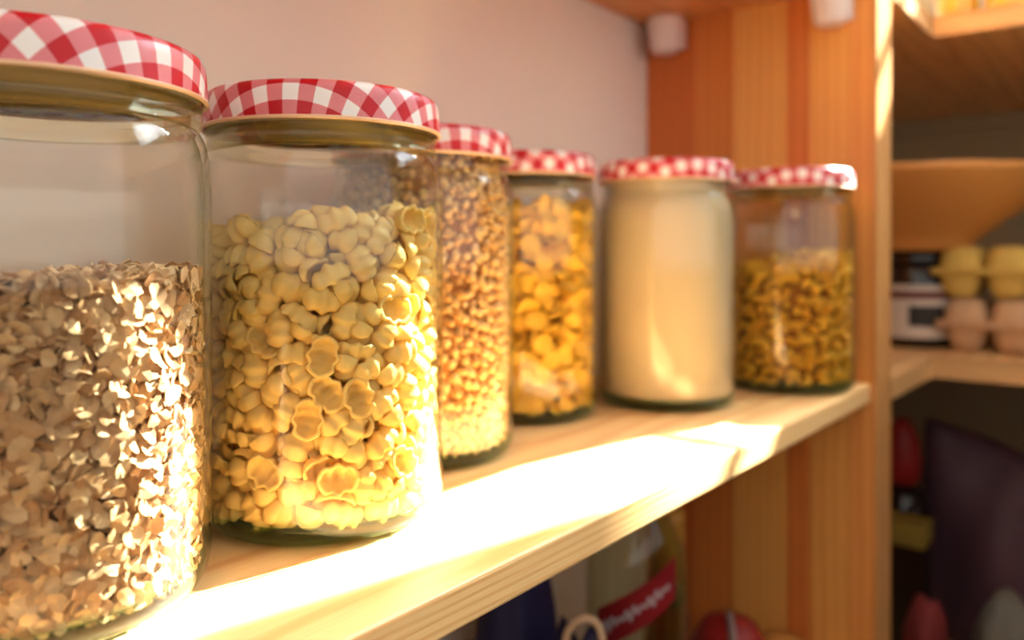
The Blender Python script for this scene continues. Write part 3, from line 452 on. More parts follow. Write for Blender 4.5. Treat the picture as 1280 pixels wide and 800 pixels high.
FLAKES = (
    '-358,239,23,0,48,72,-119,404,14,0,22,-118,-70,-351,31,-26,314,125,433,-113,42,-239,0,-180,-209,-391,39,249,0,-41,409,139,14,0,22,-119,-106,-436,66,78,24,-22,29,-431,24,0,51,-22,-43'
    '1,34,51,-45,-25,172,-416,71,14,0,-21,227,290,-310,14,0,-4,2,386,-26,14,0,-21,-88,271,337,32,-28,314,-82,-402,160,41,-26,68,-1,89,-379,59,-6,-293,-83,-74,440,74,-243,51,15,361,228,1'
    '8,0,-32,79,-381,-157,52,279,-28,16,-271,-295,32,287,0,80,-308,340,66,97,54,-4,419,162,94,231,-22,193,201,391,57,-258,-33,-50,-158,-315,14,0,-21,-210,-205,378,19,0,-35,68,414,-195,7'
    '6,200,-78,111,206,-380,38,43,25,19,-159,399,83,37,-47,34,338,145,61,37,24,-235,77,405,14,0,9,117,423,31,61,-313,31,4,-321,-321,77,102,79,-81,412,-90,80,-28,-34,-48,-55,423,84,-103,'
    '-24,-218,346,254,80,5,-44,-102,-312,280,94,-50,-17,266,276,329,82,31,-13,-97,-355,-256,51,74,29,-74,38,424,62,92,71,-238,104,-440,88,-8,235,177,430,-14,88,10,23,158,366,-213,67,-19'
    '3,-50,-149,-151,327,59,97,21,-33,-184,-372,85,17,-5,75,122,426,102,230,-39,-125,-65,-412,37,-6,-70,177,236,-334,75,-32,3,-77,-442,-117,62,188,20,150,413,124,129,-257,30,-99,-228,39'
    '1,156,-206,-9,54,-234,-359,123,-5,1,-33,-390,168,119,-300,-1,160,39,431,137,-77,-21,202,3,-410,101,28,-31,121,89,-340,184,-199,-7,-111,-291,-239,121,23,-292,11,311,-314,113,55,-253'
    ',87,-449,-69,82,-103,69,175,104,-468,140,157,-7,-288,357,293,204,-131,-107,-90,-444,15,108,67,-36,-150,-274,325,162,-251,22,15,435,21,127,40,-4,168,16,421,176,47,5,-122,-379,192,14'
    '1,-15,37,32,-156,334,163,-309,0,75,-462,2,190,-130,144,158,264,333,181,56,62,-310,393,-113,141,-28,-17,299,-95,-415,124,8,7,18,-142,368,213,-211,14,188,178,387,115,1,23,-5,313,-255'
    ',144,266,63,2,-388,-195,124,33,7,-125,-374,-92,115,110,79,-149,-361,-51,142,173,37,215,350,216,147,-44,11,33,-26,-461,206,162,184,0,250,-333,161,-27,21,-39,357,-218,165,3,-304,-60,'
    '-271,-314,161,-1,14,118,436,4,183,-4,54,-301,-318,149,199,257,31,72,215,-403,131,211,166,45,206,388,166,-52,-32,-50,-442,119,190,108,177,-180,299,305,149,-36,-64,-132,92,380,228,-2'
    '57,20,116,-85,413,181,251,43,-73,401,89,205,23,314,77,-75,-351,164,-2,-22,130,174,-312,183,-243,-29,192,342,-151,243,37,313,38,-345,-258,166,-10,19,243,-421,4,240,237,27,-175,-348,'
    '228,167,-46,-28,-90,-407,-132,176,14,6,-171,-219,-388,232,241,109,-52,300,-186,180,-20,7,184,7,-404,153,40,35,8,381,-66,191,-12,9,-264,-196,376,250,-152,-95,185,-345,-81,238,-293,3'
    ',76,401,174,232,-46,288,-100,-108,-407,200,47,-44,-121,-339,269,226,-291,19,74,-287,-342,246,243,38,-68,372,-260,213,206,5,-197,441,49,269,250,-9,167,-184,-404,218,144,25,183,-274,'
    '316,244,-8,309,-133,444,-182,212,-155,9,135,280,341,277,-252,-40,-73,-320,-204,211,15,-284,22,228,-362,216,34,27,101,160,452,262,161,13,-14,443,90,300,29,81,-279,-379,168,221,-25,-'
    '14,191,360,-60,251,289,-17,-61,-73,427,232,69,60,290,10,-390,223,70,44,26,-377,295,322,147,227,77,334,197,212,-37,-34,40,299,251,286,171,34,64,-38,395,255,184,-5,64,301,-338,239,-1'
    '05,11,-240,-105,-456,301,31,-103,-207,-446,-46,267,-93,-47,-238,-397,-156,250,-43,280,-14,-408,84,274,-30,14,20,172,390,229,1,-281,134,426,-61,283,-293,43,-25,-426,-177,290,128,-13'
    '2,-113,43,-367,264,42,7,205,55,456,289,-110,-195,-21,-335,-245,266,305,10,30,-468,-1,354,-3,-103,-311,356,4,340,-262,-27,-24,365,-228,307,-47,-296,67,116,-441,208,121,43,-286,-197,'
    '-384,291,-42,30,28,-159,401,298,-266,107,87,424,224,339,-171,-59,227,-208,-317,272,106,-7,-275,410,59,324,28,-56,11,-141,398,323,-95,40,-125,-252,335,301,240,-15,197,-47,472,290,12'
    '9,-257,49,-439,192,330,-154,-14,-220,41,-455,264,111,-44,-288,215,-348,334,105,-7,192,367,216,315,-34,-271,59,-116,336,354,80,35,140,-81,-390,311,18,35,128,-439,-19,486,54,-51,-160'
    ',414,-208,344,-168,17,153,-300,298,305,-44,274,-33,-20,444,352,98,-5,46,-156,-400,349,19,40,255,-445,-103,357,105,-213,-135,219,348,267,12,32,-289,-313,-299,326,-32,-35,201,-396,15'
    '7,296,262,-25,-17,-246,346,362,-32,15,92,169,-383,287,20,-19,-97,232,302,310,36,-22,-103,-327,-251,295,-10,-32,38,78,365,302,-97,0,-96,441,-90,343,-232,18,-178,142,410,337,-291,39,'
    '-44,-159,396,415,305,6,4,423,0,406,-255,40,-2,-218,-319,360,-4,-3,-136,207,371,341,5,-2,-84,-20,-427,479,-65,12,105,-363,-214,377,-105,6,-51,135,-406,319,19,-23,-19,318,-297,309,-3'
    '2,43,-211,382,163,345,73,-28,36,296,375,449,194,203,-26,-410,-238,363,129,64,172,-296,352,416,125,-96,-242,323,-157,378,-11,303,91,442,-128,381,94,-62,-107,-12,-419,366,-308,25,-38'
    ',-423,56,408,-50,-214,-12,99,353,357,3,0,73,72,-432,351,-44,-22,-302,-370,-80,327,-71,-15,145,401,109,415,261,-6,-21,-316,236,366,-53,263,-88,415,-62,429,11,286,65,347,305,389,-131'
    ',-141,-90,-327,-328,401,154,-159,-80,-338,245,392,34,-12,-35,182,383,414,-266,16,9,-400,-71,396,-284,-8,165,262,-325,385,-147,9,182,-100,-399,417,67,61,-311,36,453,400,-58,71,-213,'
    '397,154,418,31,-29,-186,-49,-447,431,86,284,-11,-208,-401,412,-90,25,265,323,-256,377,43,4,-31,8,-403,416,29,57,183,-437,-195,476,-166,-69,-99,-35,392,425,-291,27,-51,-393,180,384,'
    '-83,3,-287,-270,-303,413,12,259,83,-418,129,402,102,69,6,407,-37,469,22,-50,-303,118,440,441,-104,-217,-27,136,-423,414,66,-292,32,-187,387,439,13,-9,-279,334,-244,444,38,-307,-10,'
    '-352,244,436,-12,14,121,-332,-181,443,188,90,-4,284,288,410,-76,-298,-63,-7,415,479,285,-23,127,-345,97,467,60,-250,75,384,182,466,-39,78,120,-366,-142,446,138,17,-309,-292,351,538'
    ',-195,22,69,298,-345,417,214,-112,67,-303,-252,469,-245,-29,39,340,-130,430,37,-46,66,233,-315,461,8,250,69,313,194,439,-174,-20,101,198,385,447,-48,34,-307,52,-347,434,57,300,-82,'
    '-296,273,469,-10,-3,-8,-308,-333,494,-202,-21,239,336,-111,488,40,55,-198,69,376,455,-16,-24,126,-316,267,531,-274,-8,24,408,-170,483,164,15,-223,-237,-351,494,247,-23,-117,-426,-5'
    '5,457,37,-72,-167,184,-390,454,124,-21,260,247,341,484,-97,9,289,363,61,507,221,34,-183,130,-408,441,62,24,225,-320,142,474,93,29,-269,-363,-231,548,-34,-7,-86,185,427,525,-36,-100'
    ',149,424,-100,546,-22,-103,-208,366,237,487,-69,-6,-79,-239,-302,494,-58,-36,-135,316,-292,521,0,65,-309,429,-214,498,-142,-59,86,84,-363,497,-33,291,-121,-432,48,503,-34,48,141,20'
    '2,429,636,64,118,-140,-109,-399,474,58,1,-133,366,-261,546,235,-72,90,443,86,459,87,-27,176,366,281,545,-131,-132,-90,-306,-292,535,39,-22,-261,-408,-123,493,-83,76,58,-239,-396,73'
    '6,138,-139,-53,-6,-478,623,-189,222,-38,-178,420,506,-102,93,45,449,16,526,232,44,-79,-395,163,514,309,-39,-118,295,-214,514,70,-40,-182,-41,-416,529,-6,-9,103,-358,241,540,-13,-39'
    ',112,412,111,537,49,-1,170,-73,429,505,31,-37,-278,264,233,515,-6,40,-270,-279,-357,611,214,29,-64,-183,348,510,-46,11,34,260,-396,579,153,10,-290,-137,-427,556,81,-57,-242,188,-29'
    '6,516,-309,7,-116,408,232,587,-118,58,266,-53,479,646,-157,0,-295,-428,-60,604,-190,-24,206,-411,129,551,-13,-15,-204,-163,413,610,-65,-290,37,-396,240,758,-151,146,111,475,-74,614'
    ',150,-31,-157,83,-353,553,-37,296,134,-172,-386,543,140,-25,-224,254,351,552,-47,36,-279,57,427,542,5,-297,-4,-77,348,569,-52,1,-101,-79,-383,576,32,-49,-203,184,-414,565,225,177,4'
    '5,310,259,611,-288,-46,-60,254,-347,519,-49,26,-278,-366,-54,571,-63,52,5,473,83,582,160,-14,-155,-433,-143,627,-127,6,189,-140,-385,637,42,-285,83,278,-323,604,251,-28,18,113,368,'
    '583,60,-280,60,102,-419,557,-97,49,302,380,-7,546,293,62,36,-46,423,608,4,-284,172,-246,-369,627,-88,-115,-161,326,-276,611,8,45,180,404,-15,598,-22,-51,14,-422,117,604,-23,57,-70,'
    '-349,-129,618,-58,-81,188,16,408,568,-15,29,169,-82,-452,683,192,-102,-21,-357,206,599,288,30,-89,-244,361,632,-280,-60,89,93,423,605,25,262,-184,280,341,631,72,36,-122,346,-159,58'
    '6,85,-17,228,-360,-232,599,-16,-19,179,-419,7,593,72,-47,-280,94,411,642,-22,26,-158,232,-361,636,-47,42,168,-317,330,632,120,47,6,406,-136,611,154,18,-86,55,-462,588,-170,6,-36,36'
    '7,63,608,54,310,67,341,316,701,-35,97,-271,218,328,659,-50,-250,-145,415,82,703,-184,24,-100,151,-330,617,19,-43,-39,-368,227,655,-12,106,-57,-143,-411,681,34,-68,-175,-256,393,716'
    ',41,-113,176,290,-229,640,7,-6,-109,193,414,755,-126,-288,-43,370,134,624,304,16,58,-287,-315,666,-120,-1,39,5,391,666,-11,-8,96,-389,123,659,-24,-242,0,391,176,666,-274,-5,-73,-45'
    '8,37,672,-51,82,-52,-181,434,728,143,-20,84,-357,-228,646,-17,-11,-176,93,-409,648,283,-40,-49,259,237,641,-258,-58,-12,-417,19,691,-24,-60,-303,-162,-324,684,264,-50,22,372,-194,6'
    '72,7,-302,-81,-93,371,693,-261,-9,-167,180,-445,777,-165,34,22,-185,-417,773,-93,89,-11,-351,-221,692,-13,-17,22,108,404,686,-35,55,-139,-461,-4,856,-139,-135,157,304,180,657,41,4,'
    '-75,144,-406,682,30,-30,-224,464,122,737,143,-56,-109,-197,-299,685,87,-87,-169,-441,-93,720,-228,27,177,-400,102,720,43,-263,-4,-251,278,651,-41,285,47,401,-142,701,42,36,179,115,'
    '-335,665,-24,90,206,238,325,711,-12,13,-275,-42,472,753,211,-210,-48,10,-402,662,135,22,-261,341,-310,746,180,-179,86,57,-437,717,107,2,-229,-263,336,718,30,-87,119,408,-39,682,-27'
    '7,-30,110,51,468,771,-128,46,-276,364,218,707,6,-34,90,-336,238,695,22,-99,275,-36,-448,743,-76,54,64,-250,388,883,-115,-167,45,120,-335,821,13,-304,67,-342,-134,729,141,-20,11,351'
    ',89,703,-46,-236,-159,304,321,785,-241,13,-87,-291,-301,749,40,296,31,-155,-362,753,-58,70,66,87,379,752,16,10,65,388,184,762,-26,29,177,462,-127,811,-157,-3,128,-273,225,683,-79,-'
    '40,-260,246,-306,674,-16,14,69,-401,133,738,43,-34,305,-354,295,811,-113,45,-158,433,-35,705,32,-8,143,327,252,794,-278,-55,20,-26,-350,669,200,121,70,362,-211,754,126,86,-21,-420,'
    '-192,798,184,132,-112,170,338,752,6,27,-75,-138,379,698,61,-41,-197,229,407,835,202,253,12,-391,-50,768,-19,46,268,-402,167,812,-227,34,85,-216,-358,997,239,5,-122,25,-422,798,37,2'
    '78,-57,346,59,743,-199,-53,-18,6,454,824,-60,-82,233,-457,117,872,-102,-86,-248,-354,-216,757,-8,295,12,-65,-419,788,81,-39,-205,-416,39,793,306,-1,26,-284,302,770,-78,0,165,232,36'
    '1,848,240,-142,-79,301,-282,729,55,-81,132,-71,408,789,-102,250,-39,-369,-203,816,-234,-8,183,362,192,816,50,-38,-66,414,-114,748,24,7,120,-362,-1,818,-40,-35,-139,390,91,849,-107,'
    '-188,-75,-95,-430,864,253,-57,-45,-282,-218,775,21,-30,280,246,-317,749,60,-35,34,-357,146,794,-82,58,-99,-408,-71,818,38,109,-195,282,-357,842,206,-28,65,375,18,790,-283,21,0,-329'
    ',329,872,86,-83,163,-57,446,913,-85,252,16,391,-103,793,17,59,303,459,-18,871,-196,-97,-157,-107,448,1099,-147,-126,22,59,-412,844,-307,-15,-84,302,284,855,-39,284,13,396,-227,829,'
    '97,-162,111,-117,-356,837,7,-28,-128,347,-301,863,-85,-102,-13,-339,-195,841,-9,-50,302,-178,-385,892,15,288,30,424,13,818,-44,-264,-30,-154,393,787,-34,13,271,168,-382,774,166,71,'
    '20,-168,326,858,39,-48,-221,-280,-328,796,16,-17,-86,337,196,870,-5,8,-52,-366,211,896,-278,-7,-89,184,-397,868,-31,-70,-123,-447,-109,868,149,-31,241,-449,-59,940,-32,79,-25,70,40'
    '3,848,-22,298,73,250,-312,820,-39,76,230,393,-129,851,56,-6,-66,-216,-299,855,-283,-25,-106,-421,52,961,43,-248,-92,442,116,852,-138,-41,-129,-417,-182,931,115,29,-118,-79,-422,906'
    ',-47,30,-57,400,40,903,23,-6,82,410,-252,1041,-159,7,90,-168,422,895,-79,-176,24,436,-44,942,271,-34,141,-342,-157,890,-50,-40,-171,54,426,883,-13,40,-166,298,-277,877,-86,-30,17,-'
    '94,375,867,-83,-6,-74,-345,-258,855,-43,-54,252,453,-30,1060,110,-45,151,-437,60,867,-137,0,-190,161,-317,912,-20,-292,112,410,-135,913,63,-43,-50,215,403,929,-181,-17,-51,384,208,'
    '925,238,0,-67,-223,-278,911,-45,254,-19,40,-407,871,4,27,-194,-244,352,884,201,101,136,404,209,973,-52,-238,90,-9,-429,936,-11,-6,-25,-295,-337,853,77,-7,-70,72,392,913,36,-23,165,'
    '-391,144,920,-6,6,26,242,-341,927,-19,27,-225,-424,223,986,158,11,122,-362,238,929,43,-4,-198,84,-427,907,-36,23,-280,162,410,901,-128,-54,180,-274,-273,916,-2,44,-285,268,-238,929'
    ',-22,-23,212,-374,-66,991,-10,294,102,190,-380,971,-78,38,198,-41,427,975,-312,47,-35,340,-193,892,109,-6,18,146,410,966,-35,51,-279,-331,-286,940,48,22,-88,-202,-376,934,3,277,87,'
    '-214,374,999,34,102,-227,269,-375,988,138,133,67,368,-214,962,-292,38,-46,-464,-119,1130,-173,-68,-109,-147,399,951,-51,-276,62,417,82,951,-3,-3,243,-279,-354,1004,232,37,-67,79,-4'
    '25,978,46,3,308,-266,273,956,-38,273,-55,-341,157,990,41,46,-123,123,441,1029,-58,-78,186,-427,195,1096,-90,84,-120,304,-307,1008,-67,-76,-92,323,279,925,252,-7,-2,-340,-65,1467,18'
    '6,80,-121,-5,418,1009,-214,-49,190,-127,373,965,3,-39,266,4,-360,963,-118,-8,27,-333,269,998,257,-2,-188,-442,-86,1440,-83,-22,176,153,316,938,-223,-92,86,374,-105,952,-14,-14,-15,'
    '-194,-313,1018,-289,76,59,272,311,952,1,-294,68,105,-350,992,265,-62,-42,-116,-417,969,-22,-6,276,38,425,1027,240,75,-87,114,-418,1054,34,-66,15,-350,-219,1034,47,282,44,373,-217,9'
    '92,-64,-25,-238,-456,124,1152,107,83,71,294,305,979,-1,-23,24,-370,31,954,21,-36,255,-130,415,1024,-35,20,25,-442,127,1041,68,78,29,369,278,1111,-131,166,-90,-319,-274,1046,223,49,'
    '114,-262,287,1012,-306,16,-124,410,-205,1087,-30,-101,-36,-415,-93,1027,308,23,-87,413,-44,989,271,-39,-43,298,-224,1045,19,29,-292,170,325,1014,-225,-54,125,-286,384,1093,-155,33,'
    '-240,-75,-474,1054,-157,1,-35,-428,-35,1116,52,236,-114,322,356,1219,165,-36,-90,-250,-328,1092,-268,-2,98,-100,357,1075,-20,314,68,362,-32,995,-30,-46,-64,256,385,1056,-144,143,-6'
    '6,367,-19,1122,197,21,-94,341,-271,1106,-36,55,240,-375,36,1006,32,-7,190,-74,411,1108,-32,58,-140,291,251,1062,272,31,7,-168,-428,1064,108,-159,-34,418,71,997,-23,-24,251,-327,-14'
    '1,1069,-31,-303,9,204,-379,1037,-32,-17,21,393,-164,1144,3,-204,174,18,-435,1037,-58,57,296,334,152,1058,-63,-284,24,103,-407,1105,67,-28,-120,396,-117,1052,-140,32,-290,-409,-69,1'
    '082,241,9,101,-120,-376,1036,-18,-67,238,-340,263,1038,26,41,-42,-407,37,1085,270,27,-1,-213,334,1056,-12,-59,92,410,95,1048,-25,24,-199,-423,-202,1038,-245,-97,-17,-4,-432,1092,-5'
    '3,14,77,228,348,1052,25,-251,61,97,371,1080,-10,18,131,354,-251,1324,-201,-9,197,-237,300,1114,22,271,0,411,199,1028,-112,75,-110,-102,-439,1124,-102,17,11,-339,123,1093,-265,29,78'
    ',214,-407,1187,193,177,45,421,28,1072,-83,-31,-215,-357,221,1102,250,44,-138,-82,-346,1083,53,20,30,438,3,1155,40,-91,171,323,274,1066,-61,-6,-124,186,341,1110,-9,-294,128,415,61,1'
    '159,-45,-96,-298,439,-130,1178,105,53,-264,-348,-274,1084,64,-28,-91,49,-407,1136,8,9,308,260,-276,1087,16,57,-272,340,-224,1165,241,-57,-84,-381,-172,1122,27,40,-189,-125,-426,117'
    '6,55,69,234,-253,338,1142,-11,-25,201,317,272,1142,-256,-6,-111,334,105,1098,-1,21,185,-365,51,1122,-304,26,-30,463,124,1207,-157,0,167,41,406,1118,-13,276,-141,-188,385,1157,-87,8'
    '5,-97,149,400,1125,-39,42,-6,-226,-293,1135,-53,-295,108,173,-354,1103,-65,297,-13,406,142,1131,5,313,-103,-361,-238,1142,4,29,-111,-354,166,1145,22,-11,277,352,64,1183,48,-77,-61,'
    '-454,-8,1179,-221,53,158,14,-438,1174,-55,-5,-303,14,455,1131,-112,40,-3,-281,-389,1146,151,-27,269,284,217,1155,33,256,91,-416,-230,1263,-49,182,4,-421,80,1213,57,-184,-154,-170,3'
    '22,1213,166,-206,55,23,365,1168,46,-309,105,-141,-426,1232,69,-60,-241,382,185,1155,12,18,-174,286,-324,1149,8,249,169,-434,44,1397,-12,-60,295,226,-378,1123,-55,79,-236,-96,423,11'
    '75,19,-54,123,-357,-291,1222,189,191,-90,-420,-154,1235,-15,-115,-213,391,182,1226,-50,-32,83,207,335,1138,-1,34,-84,424,-58,1187,-21,-232,-103,-331,280,1157,51,35,-15,164,452,1177'
    ',157,-12,-43,-356,-38,1163,-26,6,-263,-278,316,1191,26,13,117,-374,229,1205,-10,61,-100,-304,-236,1164,56,17,110,117,423,1228,-248,-17,-39,338,265,1290,-217,-19,-41,446,-154,1271,6'
    ',-124,-39,-1,-461,1254,135,135,0,179,-366,1229,134,-54,-2,-385,158,1212,62,52,-20,-338,-296,1323,301,-134,35,-271,332,1234,-3,-9,95,285,-302,1210,-43,-278,-123,416,-90,1241,-162,-2'
    '86,12,-432,-102,1251,113,6,247,119,413,1381,14,-70,-42,266,-376,1340,15,-91,-105,-269,-258,1214,-271,34,90,-145,409,1219,-51,-25,-301,-348,308,1305,34,-214,211,281,-333,1243,51,-55'
    ',-104,409,141,1289,-286,32,-145,337,-100,1234,-144,-36,261,-65,-399,1256,-19,-88,-225,309,231,1219,286,6,112,-248,-365,1209,249,-3,-70,430,-22,1253,11,-38,-178,357,-263,1237,-61,-6'
    '1,-230,-52,403,1267,36,-252,24,284,224,1279,-30,257,-41,-349,-34,1241,-104,302,65,-342,137,1307,17,-269,156,-20,440,1251,-32,132,25,428,44,1282,-19,0,149,-117,-454,1312,-59,-96,-12'
    '9,-179,399,1294,-46,-295,36,33,-400,1256,59,72,-6,422,222,1373,185,205,-76,33,426,1249,-145,82,-171,404,141,1350,-222,-23,-78,-431,19,1244,6,-203,-31,128,-438,1222,-124,28,-284,-67'
    ',421,1311,29,32,-247,199,-298,1255,-42,12,287,412,-202,1295,-138,42,175,-13,-371,1310,-47,-218,-14,-443,106,1341,99,-133,-180,208,343,1250,84,186,85,358,-240,1406,-37,-217,133,126,'
    '-298,1378,-157,68,111,-152,240,1387,-87,83,150,286,382,1310,137,88,-89,-462,-5,1312,-33,-91,-288,265,-118,1354,77,-88,227,-172,-327,1250,18,63,-213,251,337,1200,-290,-171,2,-416,-1'
    '08,1356,-24,-42,-172,43,-426,1324,88,80,130,-358,-214,1288,-159,-65,-94,-217,312,1310,60,-51,-100,191,421,1323,134,36,-102,342,-145,1346,71,-212,-52,318,-290,1349,112,-109,-75,422,'
    '74,1377,182,-27,224,-152,-364,1360,-12,-15,-146,-250,-108,1352,-160,-22,209,-332,212,1289,-46,23,110,152,-427,1319,95,-89,37,259,-364,1475,-203,56,-23,-428,-1,1425,38,-95,159,369,-'
    '27,1318,-47,32,98,230,279,1309,226,-112,17,-113,433,1374,-75,284,24,-153,-389,1318,-32,38,157,128,266,1401,122,-34,-57,-407,-108,1306,-57,4,-91,202,343,1349,-44,31,-242,385,-116,13'
    '68,149,-20,106,80,405,1277,160,-41,166,-373,58,1246,204,110,-129,-271,339,1320,65,106,-216,-252,-325,1296,55,214,-63,357,84,1357,-56,67,-299,35,431,1403,22,64,-311,246,-283,1425,-9'
    '1,-83,82,146,330,1303,55,217,-189,298,0,1357,51,236,57,138,-388,1299,165,0,257,344,195,1363,189,-13,158,47,-428,1453,-182,-119,-92,-412,-208,1369,-129,-135,202,-210,-234,1350,-87,-'
    '53,105,-255,-378,1290,-184,24,256,438,-47,1478,-16,-233,-37,-406,37,1335,45,19,60,138,386,1300,-132,30,-102,-408,186,1314,-86,58,109,127,-427,1405,23,-69,-147,211,-346,1356,17,37,2'
    '67,477,-56,1343,157,1,-184,309,221,1338,44,-96,-59,-185,387,1407,-71,-123,124,25,362,1346,-62,-18,-131,81,-280,1423,131,-18,-275,-144,408,1377,28,64,-150,-400,212,1376,88,-98,-202,'
    '-380,-33,1414,-29,86,-108,225,239,1468,-42,9,300,63,-351,1443,140,-43,-74,317,298,1388,64,-274,34,-204,-364,1391,-47,-5,88,146,-385,1433,79,-41,277,-318,191,1383,-35,-30,44,425,-18'
    '1,1455,-131,-123,-202,-242,-317,1445,-266,-32,-8,-315,120,1353,7,17,115,378,-47,1401,93,-290,66,-96,351,1394,-89,-12,-190,80,385,1427,-218,41,-184,328,306,1418,-74,-75,-90,-262,-28'
    '2,1366,-103,-34,147,-297,-20,1491,96,-170,-121,-243,350,1399,-165,-85,-94,-390,143,1423,-61,-5,41,305,-90,1457,-187,-56,-59,-22,-339,1429,116,1,-152,-255,-176,1383,87,-28,-89,-169,'
    '-360,1454,-44,11,-286,234,-215,1408,-124,-274,31,186,299,1380,-37,24,284,247,137,1422,52,-106,-305,363,193,1447,-90,7,-133,-307,299,1417,-25,-18,39,-367,-295,1381,-260,-108,17,-56,'
    '315,1437,-200,24,114,397,-159,1404,48,-74,182,-362,-291,1467,38,220,99,-376,-173,1465,-36,292,-87,-134,-432,1443,104,-9,-31,260,240,1430,-52,42,-300,-294,-8,1363,-114,-175,-144,157'
    ',-300,1445,106,-5,167,22,316,1465,147,-20,-259,296,134,1465,-62,114,11,440,103,1443,91,7,180,-355,-181,1373,-91,19,-114,-282,-196,1451,96,277,87,-12,415,1458,-98,-82,242,-7,-420,13'
    '92,-144,16,136,-292,-342,1458,-232,61,-174,367,-218,1488,188,79,-54,-237,137,1399,-159,-7,136,-290,-114,1434,85,12,-194,-107,-312,1423,55,-48,183,417,2,1402,-205,207,0,291,-245,139'
    '6,-110,-103,103,-62,-414,1475,-198,0,-151,171,334,1459,13,270,103,-57,-424,1375,59,-243,-79,-43,449,1464,-127,285,17,307,29,1394,61,-60,-139,209,382,1436,-42,283,-57,145,346,1501,-'
    '13,290,89,-325,82,1422,-4,-36,-9,-339,296,1362,84,-15,-229,372,65,1484,-242,31,146,310,-263,1480,52,-30,229,-130,-273,1380,84,-57,263,33,270,1441,-125,217,25,314,66,1463,-40,-259,1'
    '27')

# ================================================================== the setting
WB = 0.403           # back wall plane (y)
WR = 1.56            # right wall plane (x)
UP = SH + 0.345      # underside of the upper boards
tag(box('floor', (-1.6, WR + 0.2, -2.2, WB + 0.12, -0.05, 0.0), M['floor']), None, kind='structure')
tag(box('wall_back', (-1.6, WR + 0.2, WB, WB + 0.12, 0.0, 2.9), M['wall']), None, kind='structure')
tag(box('ceiling', (-1.6, WR + 0.2, -2.2, WB + 0.12, 2.9, 2.96), M['wall']), None, kind='structure')
M['light_block'] = mat_plain('brown_light_block', srgb(120, 92, 66), 0.8, 0.06, 10)
tag(box('light_block_front', (-1.0, 0.94, -0.38, -0.28, 0.0, SH + 0.10), M['light_block']), None, kind='structure')     # half-height blocker added behind the viewer to cut low light
tag(box('light_block_left', (-1.1, -1.0, -0.38, WB, 0.0, SH + 0.10), M['light_block']), None, kind='structure')  # second added blocker, cuts low light from the left
# right wall around its window opening
WY0, WY1, WZ0, WZ1 = -0.90, 0.045, SH + 0.958, SH + 1.62
bm = box_bm(0, 0.12, -2.2, WY0, 0, 2.9)
box_bm(0, 0.12, WY1, WB, 0, 2.9, bm=bm); box_bm(0, 0.12, WY0, WY1, 0, WZ0, bm=bm); box_bm(0, 0.12, WY0, WY1, WZ1, 2.9, bm=bm)
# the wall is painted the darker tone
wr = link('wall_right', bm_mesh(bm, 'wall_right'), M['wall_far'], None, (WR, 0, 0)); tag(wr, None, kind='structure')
win = empty('window_1', (WR + 0.03, (WY0 + WY1) / 2, WZ0)); win['kind'] = 'structure'
hw, hh = (WY1 - WY0) / 2, WZ1 - WZ0
M['frame'] = mat_plain('window_frame_paint', srgb(236, 232, 224), 0.4, 0.02)
def wbox(nm, y0, y1, z0, z1, m=None, x0=-0.015, x1=0.015):
    return link(nm, bm_mesh(box_bm(x0, x1, y0, y1, z0, z1), nm), m or M['frame'], win)
wbox('sash_rail', -hw, hw, 0.098, 0.110, x0=-0.006, x1=0.006)
wbox('window_sill', -hw, hw, -0.02, 0.0, x0=-0.05, x1=0.03)
wbox('window_pane', -hw, hw, 0.0, hh, mat_glass('window_glass'), -0.002, 0.002)
cur = NT('dimming_curtain_cloth')  # unseen curtain, added to weaken one side of the sun beam
d = cur.n('ShaderNodeBsdfTranslucent'); d.inputs[0].default_value = (0.62, 0.63, 0.65, 1)
tr = cur.n('ShaderNodeBsdfTransparent'); mx = cur.n('ShaderNodeMixShader', i_0=0.93)
cur.l(tr.outputs[0], mx.inputs[1]); cur.l(d.outputs[0], mx.inputs[2])
M['net'] = cur.done(mx)
bm = bmesh.new(); prev = None
for i in range(81):
    y = -0.95 + (0.95 - 0.052) * i / 80
    x = 0.012 * sin(i * 1.1) + 0.004 * sin(i * 2.7)
    a, b = bm.verts.new((x, y, 0)), bm.verts.new((x, y, 0.80))
    if prev: bm.faces.new((prev[0], a, b, prev[1]))
    prev = (a, b)
nc = link('dimming_curtain', bm_mesh(bm, 'dimming_curtain'), M['net'], None, (WR - 0.04, 0, WZ0 - 0.08), smooth=True)
sol = nc.modifiers.new('thickness', 'SOLIDIFY'); sol.thickness = 0.0006
tag(nc, 'thin white curtain added out of view to dim part of the sun beam', 'curtain')

# ================================================================== shelving
# side panel: vertical glued staves, a solid front lipping
PX0, PX1, PF = 0.735, 0.783, 0.180
panel = empty('side_panel', ((PX0 + PX1) / 2, (PF + WB) / 2, 0))
tag(panel, 'upright orange pine side panel of vertical staves behind the last jar', 'shelf panel')
def t_at(px):        # depth on the panel face for a picture column
    k = (px - 640) / 1000; S_, C_ = sin(radians(38.3)), cos(radians(38.3))
    D = PX0 / (k * S_ + C_); return D * (S_ - k * C_)
cuts = [808, 868, 917, 983, 1012, 1062]
ts = [WB] + [t_at(c) for c in cuts[1:]] + [PF + 0.002]
for i in range(6):
    o = box('stave', (PX0 - panel.location.x, PX1 - panel.location.x - 0.003, ts[i + 1] - panel.location.y + 0.0002, ts[i] - panel.location.y, 0.0, 2.2), M['stave%d' % i], panel, 0.0004, 1)
    o.location = (0, 0, 0)
o = box('front_lipping', (PX0 - panel.location.x, PX1 - panel.location.x, PF - panel.location.y, PF + 0.0018 - panel.location.y, 0.0, 2.2), M['panel_edge'], panel, 0.0006, 1)
o.location = (0, 0, 0)

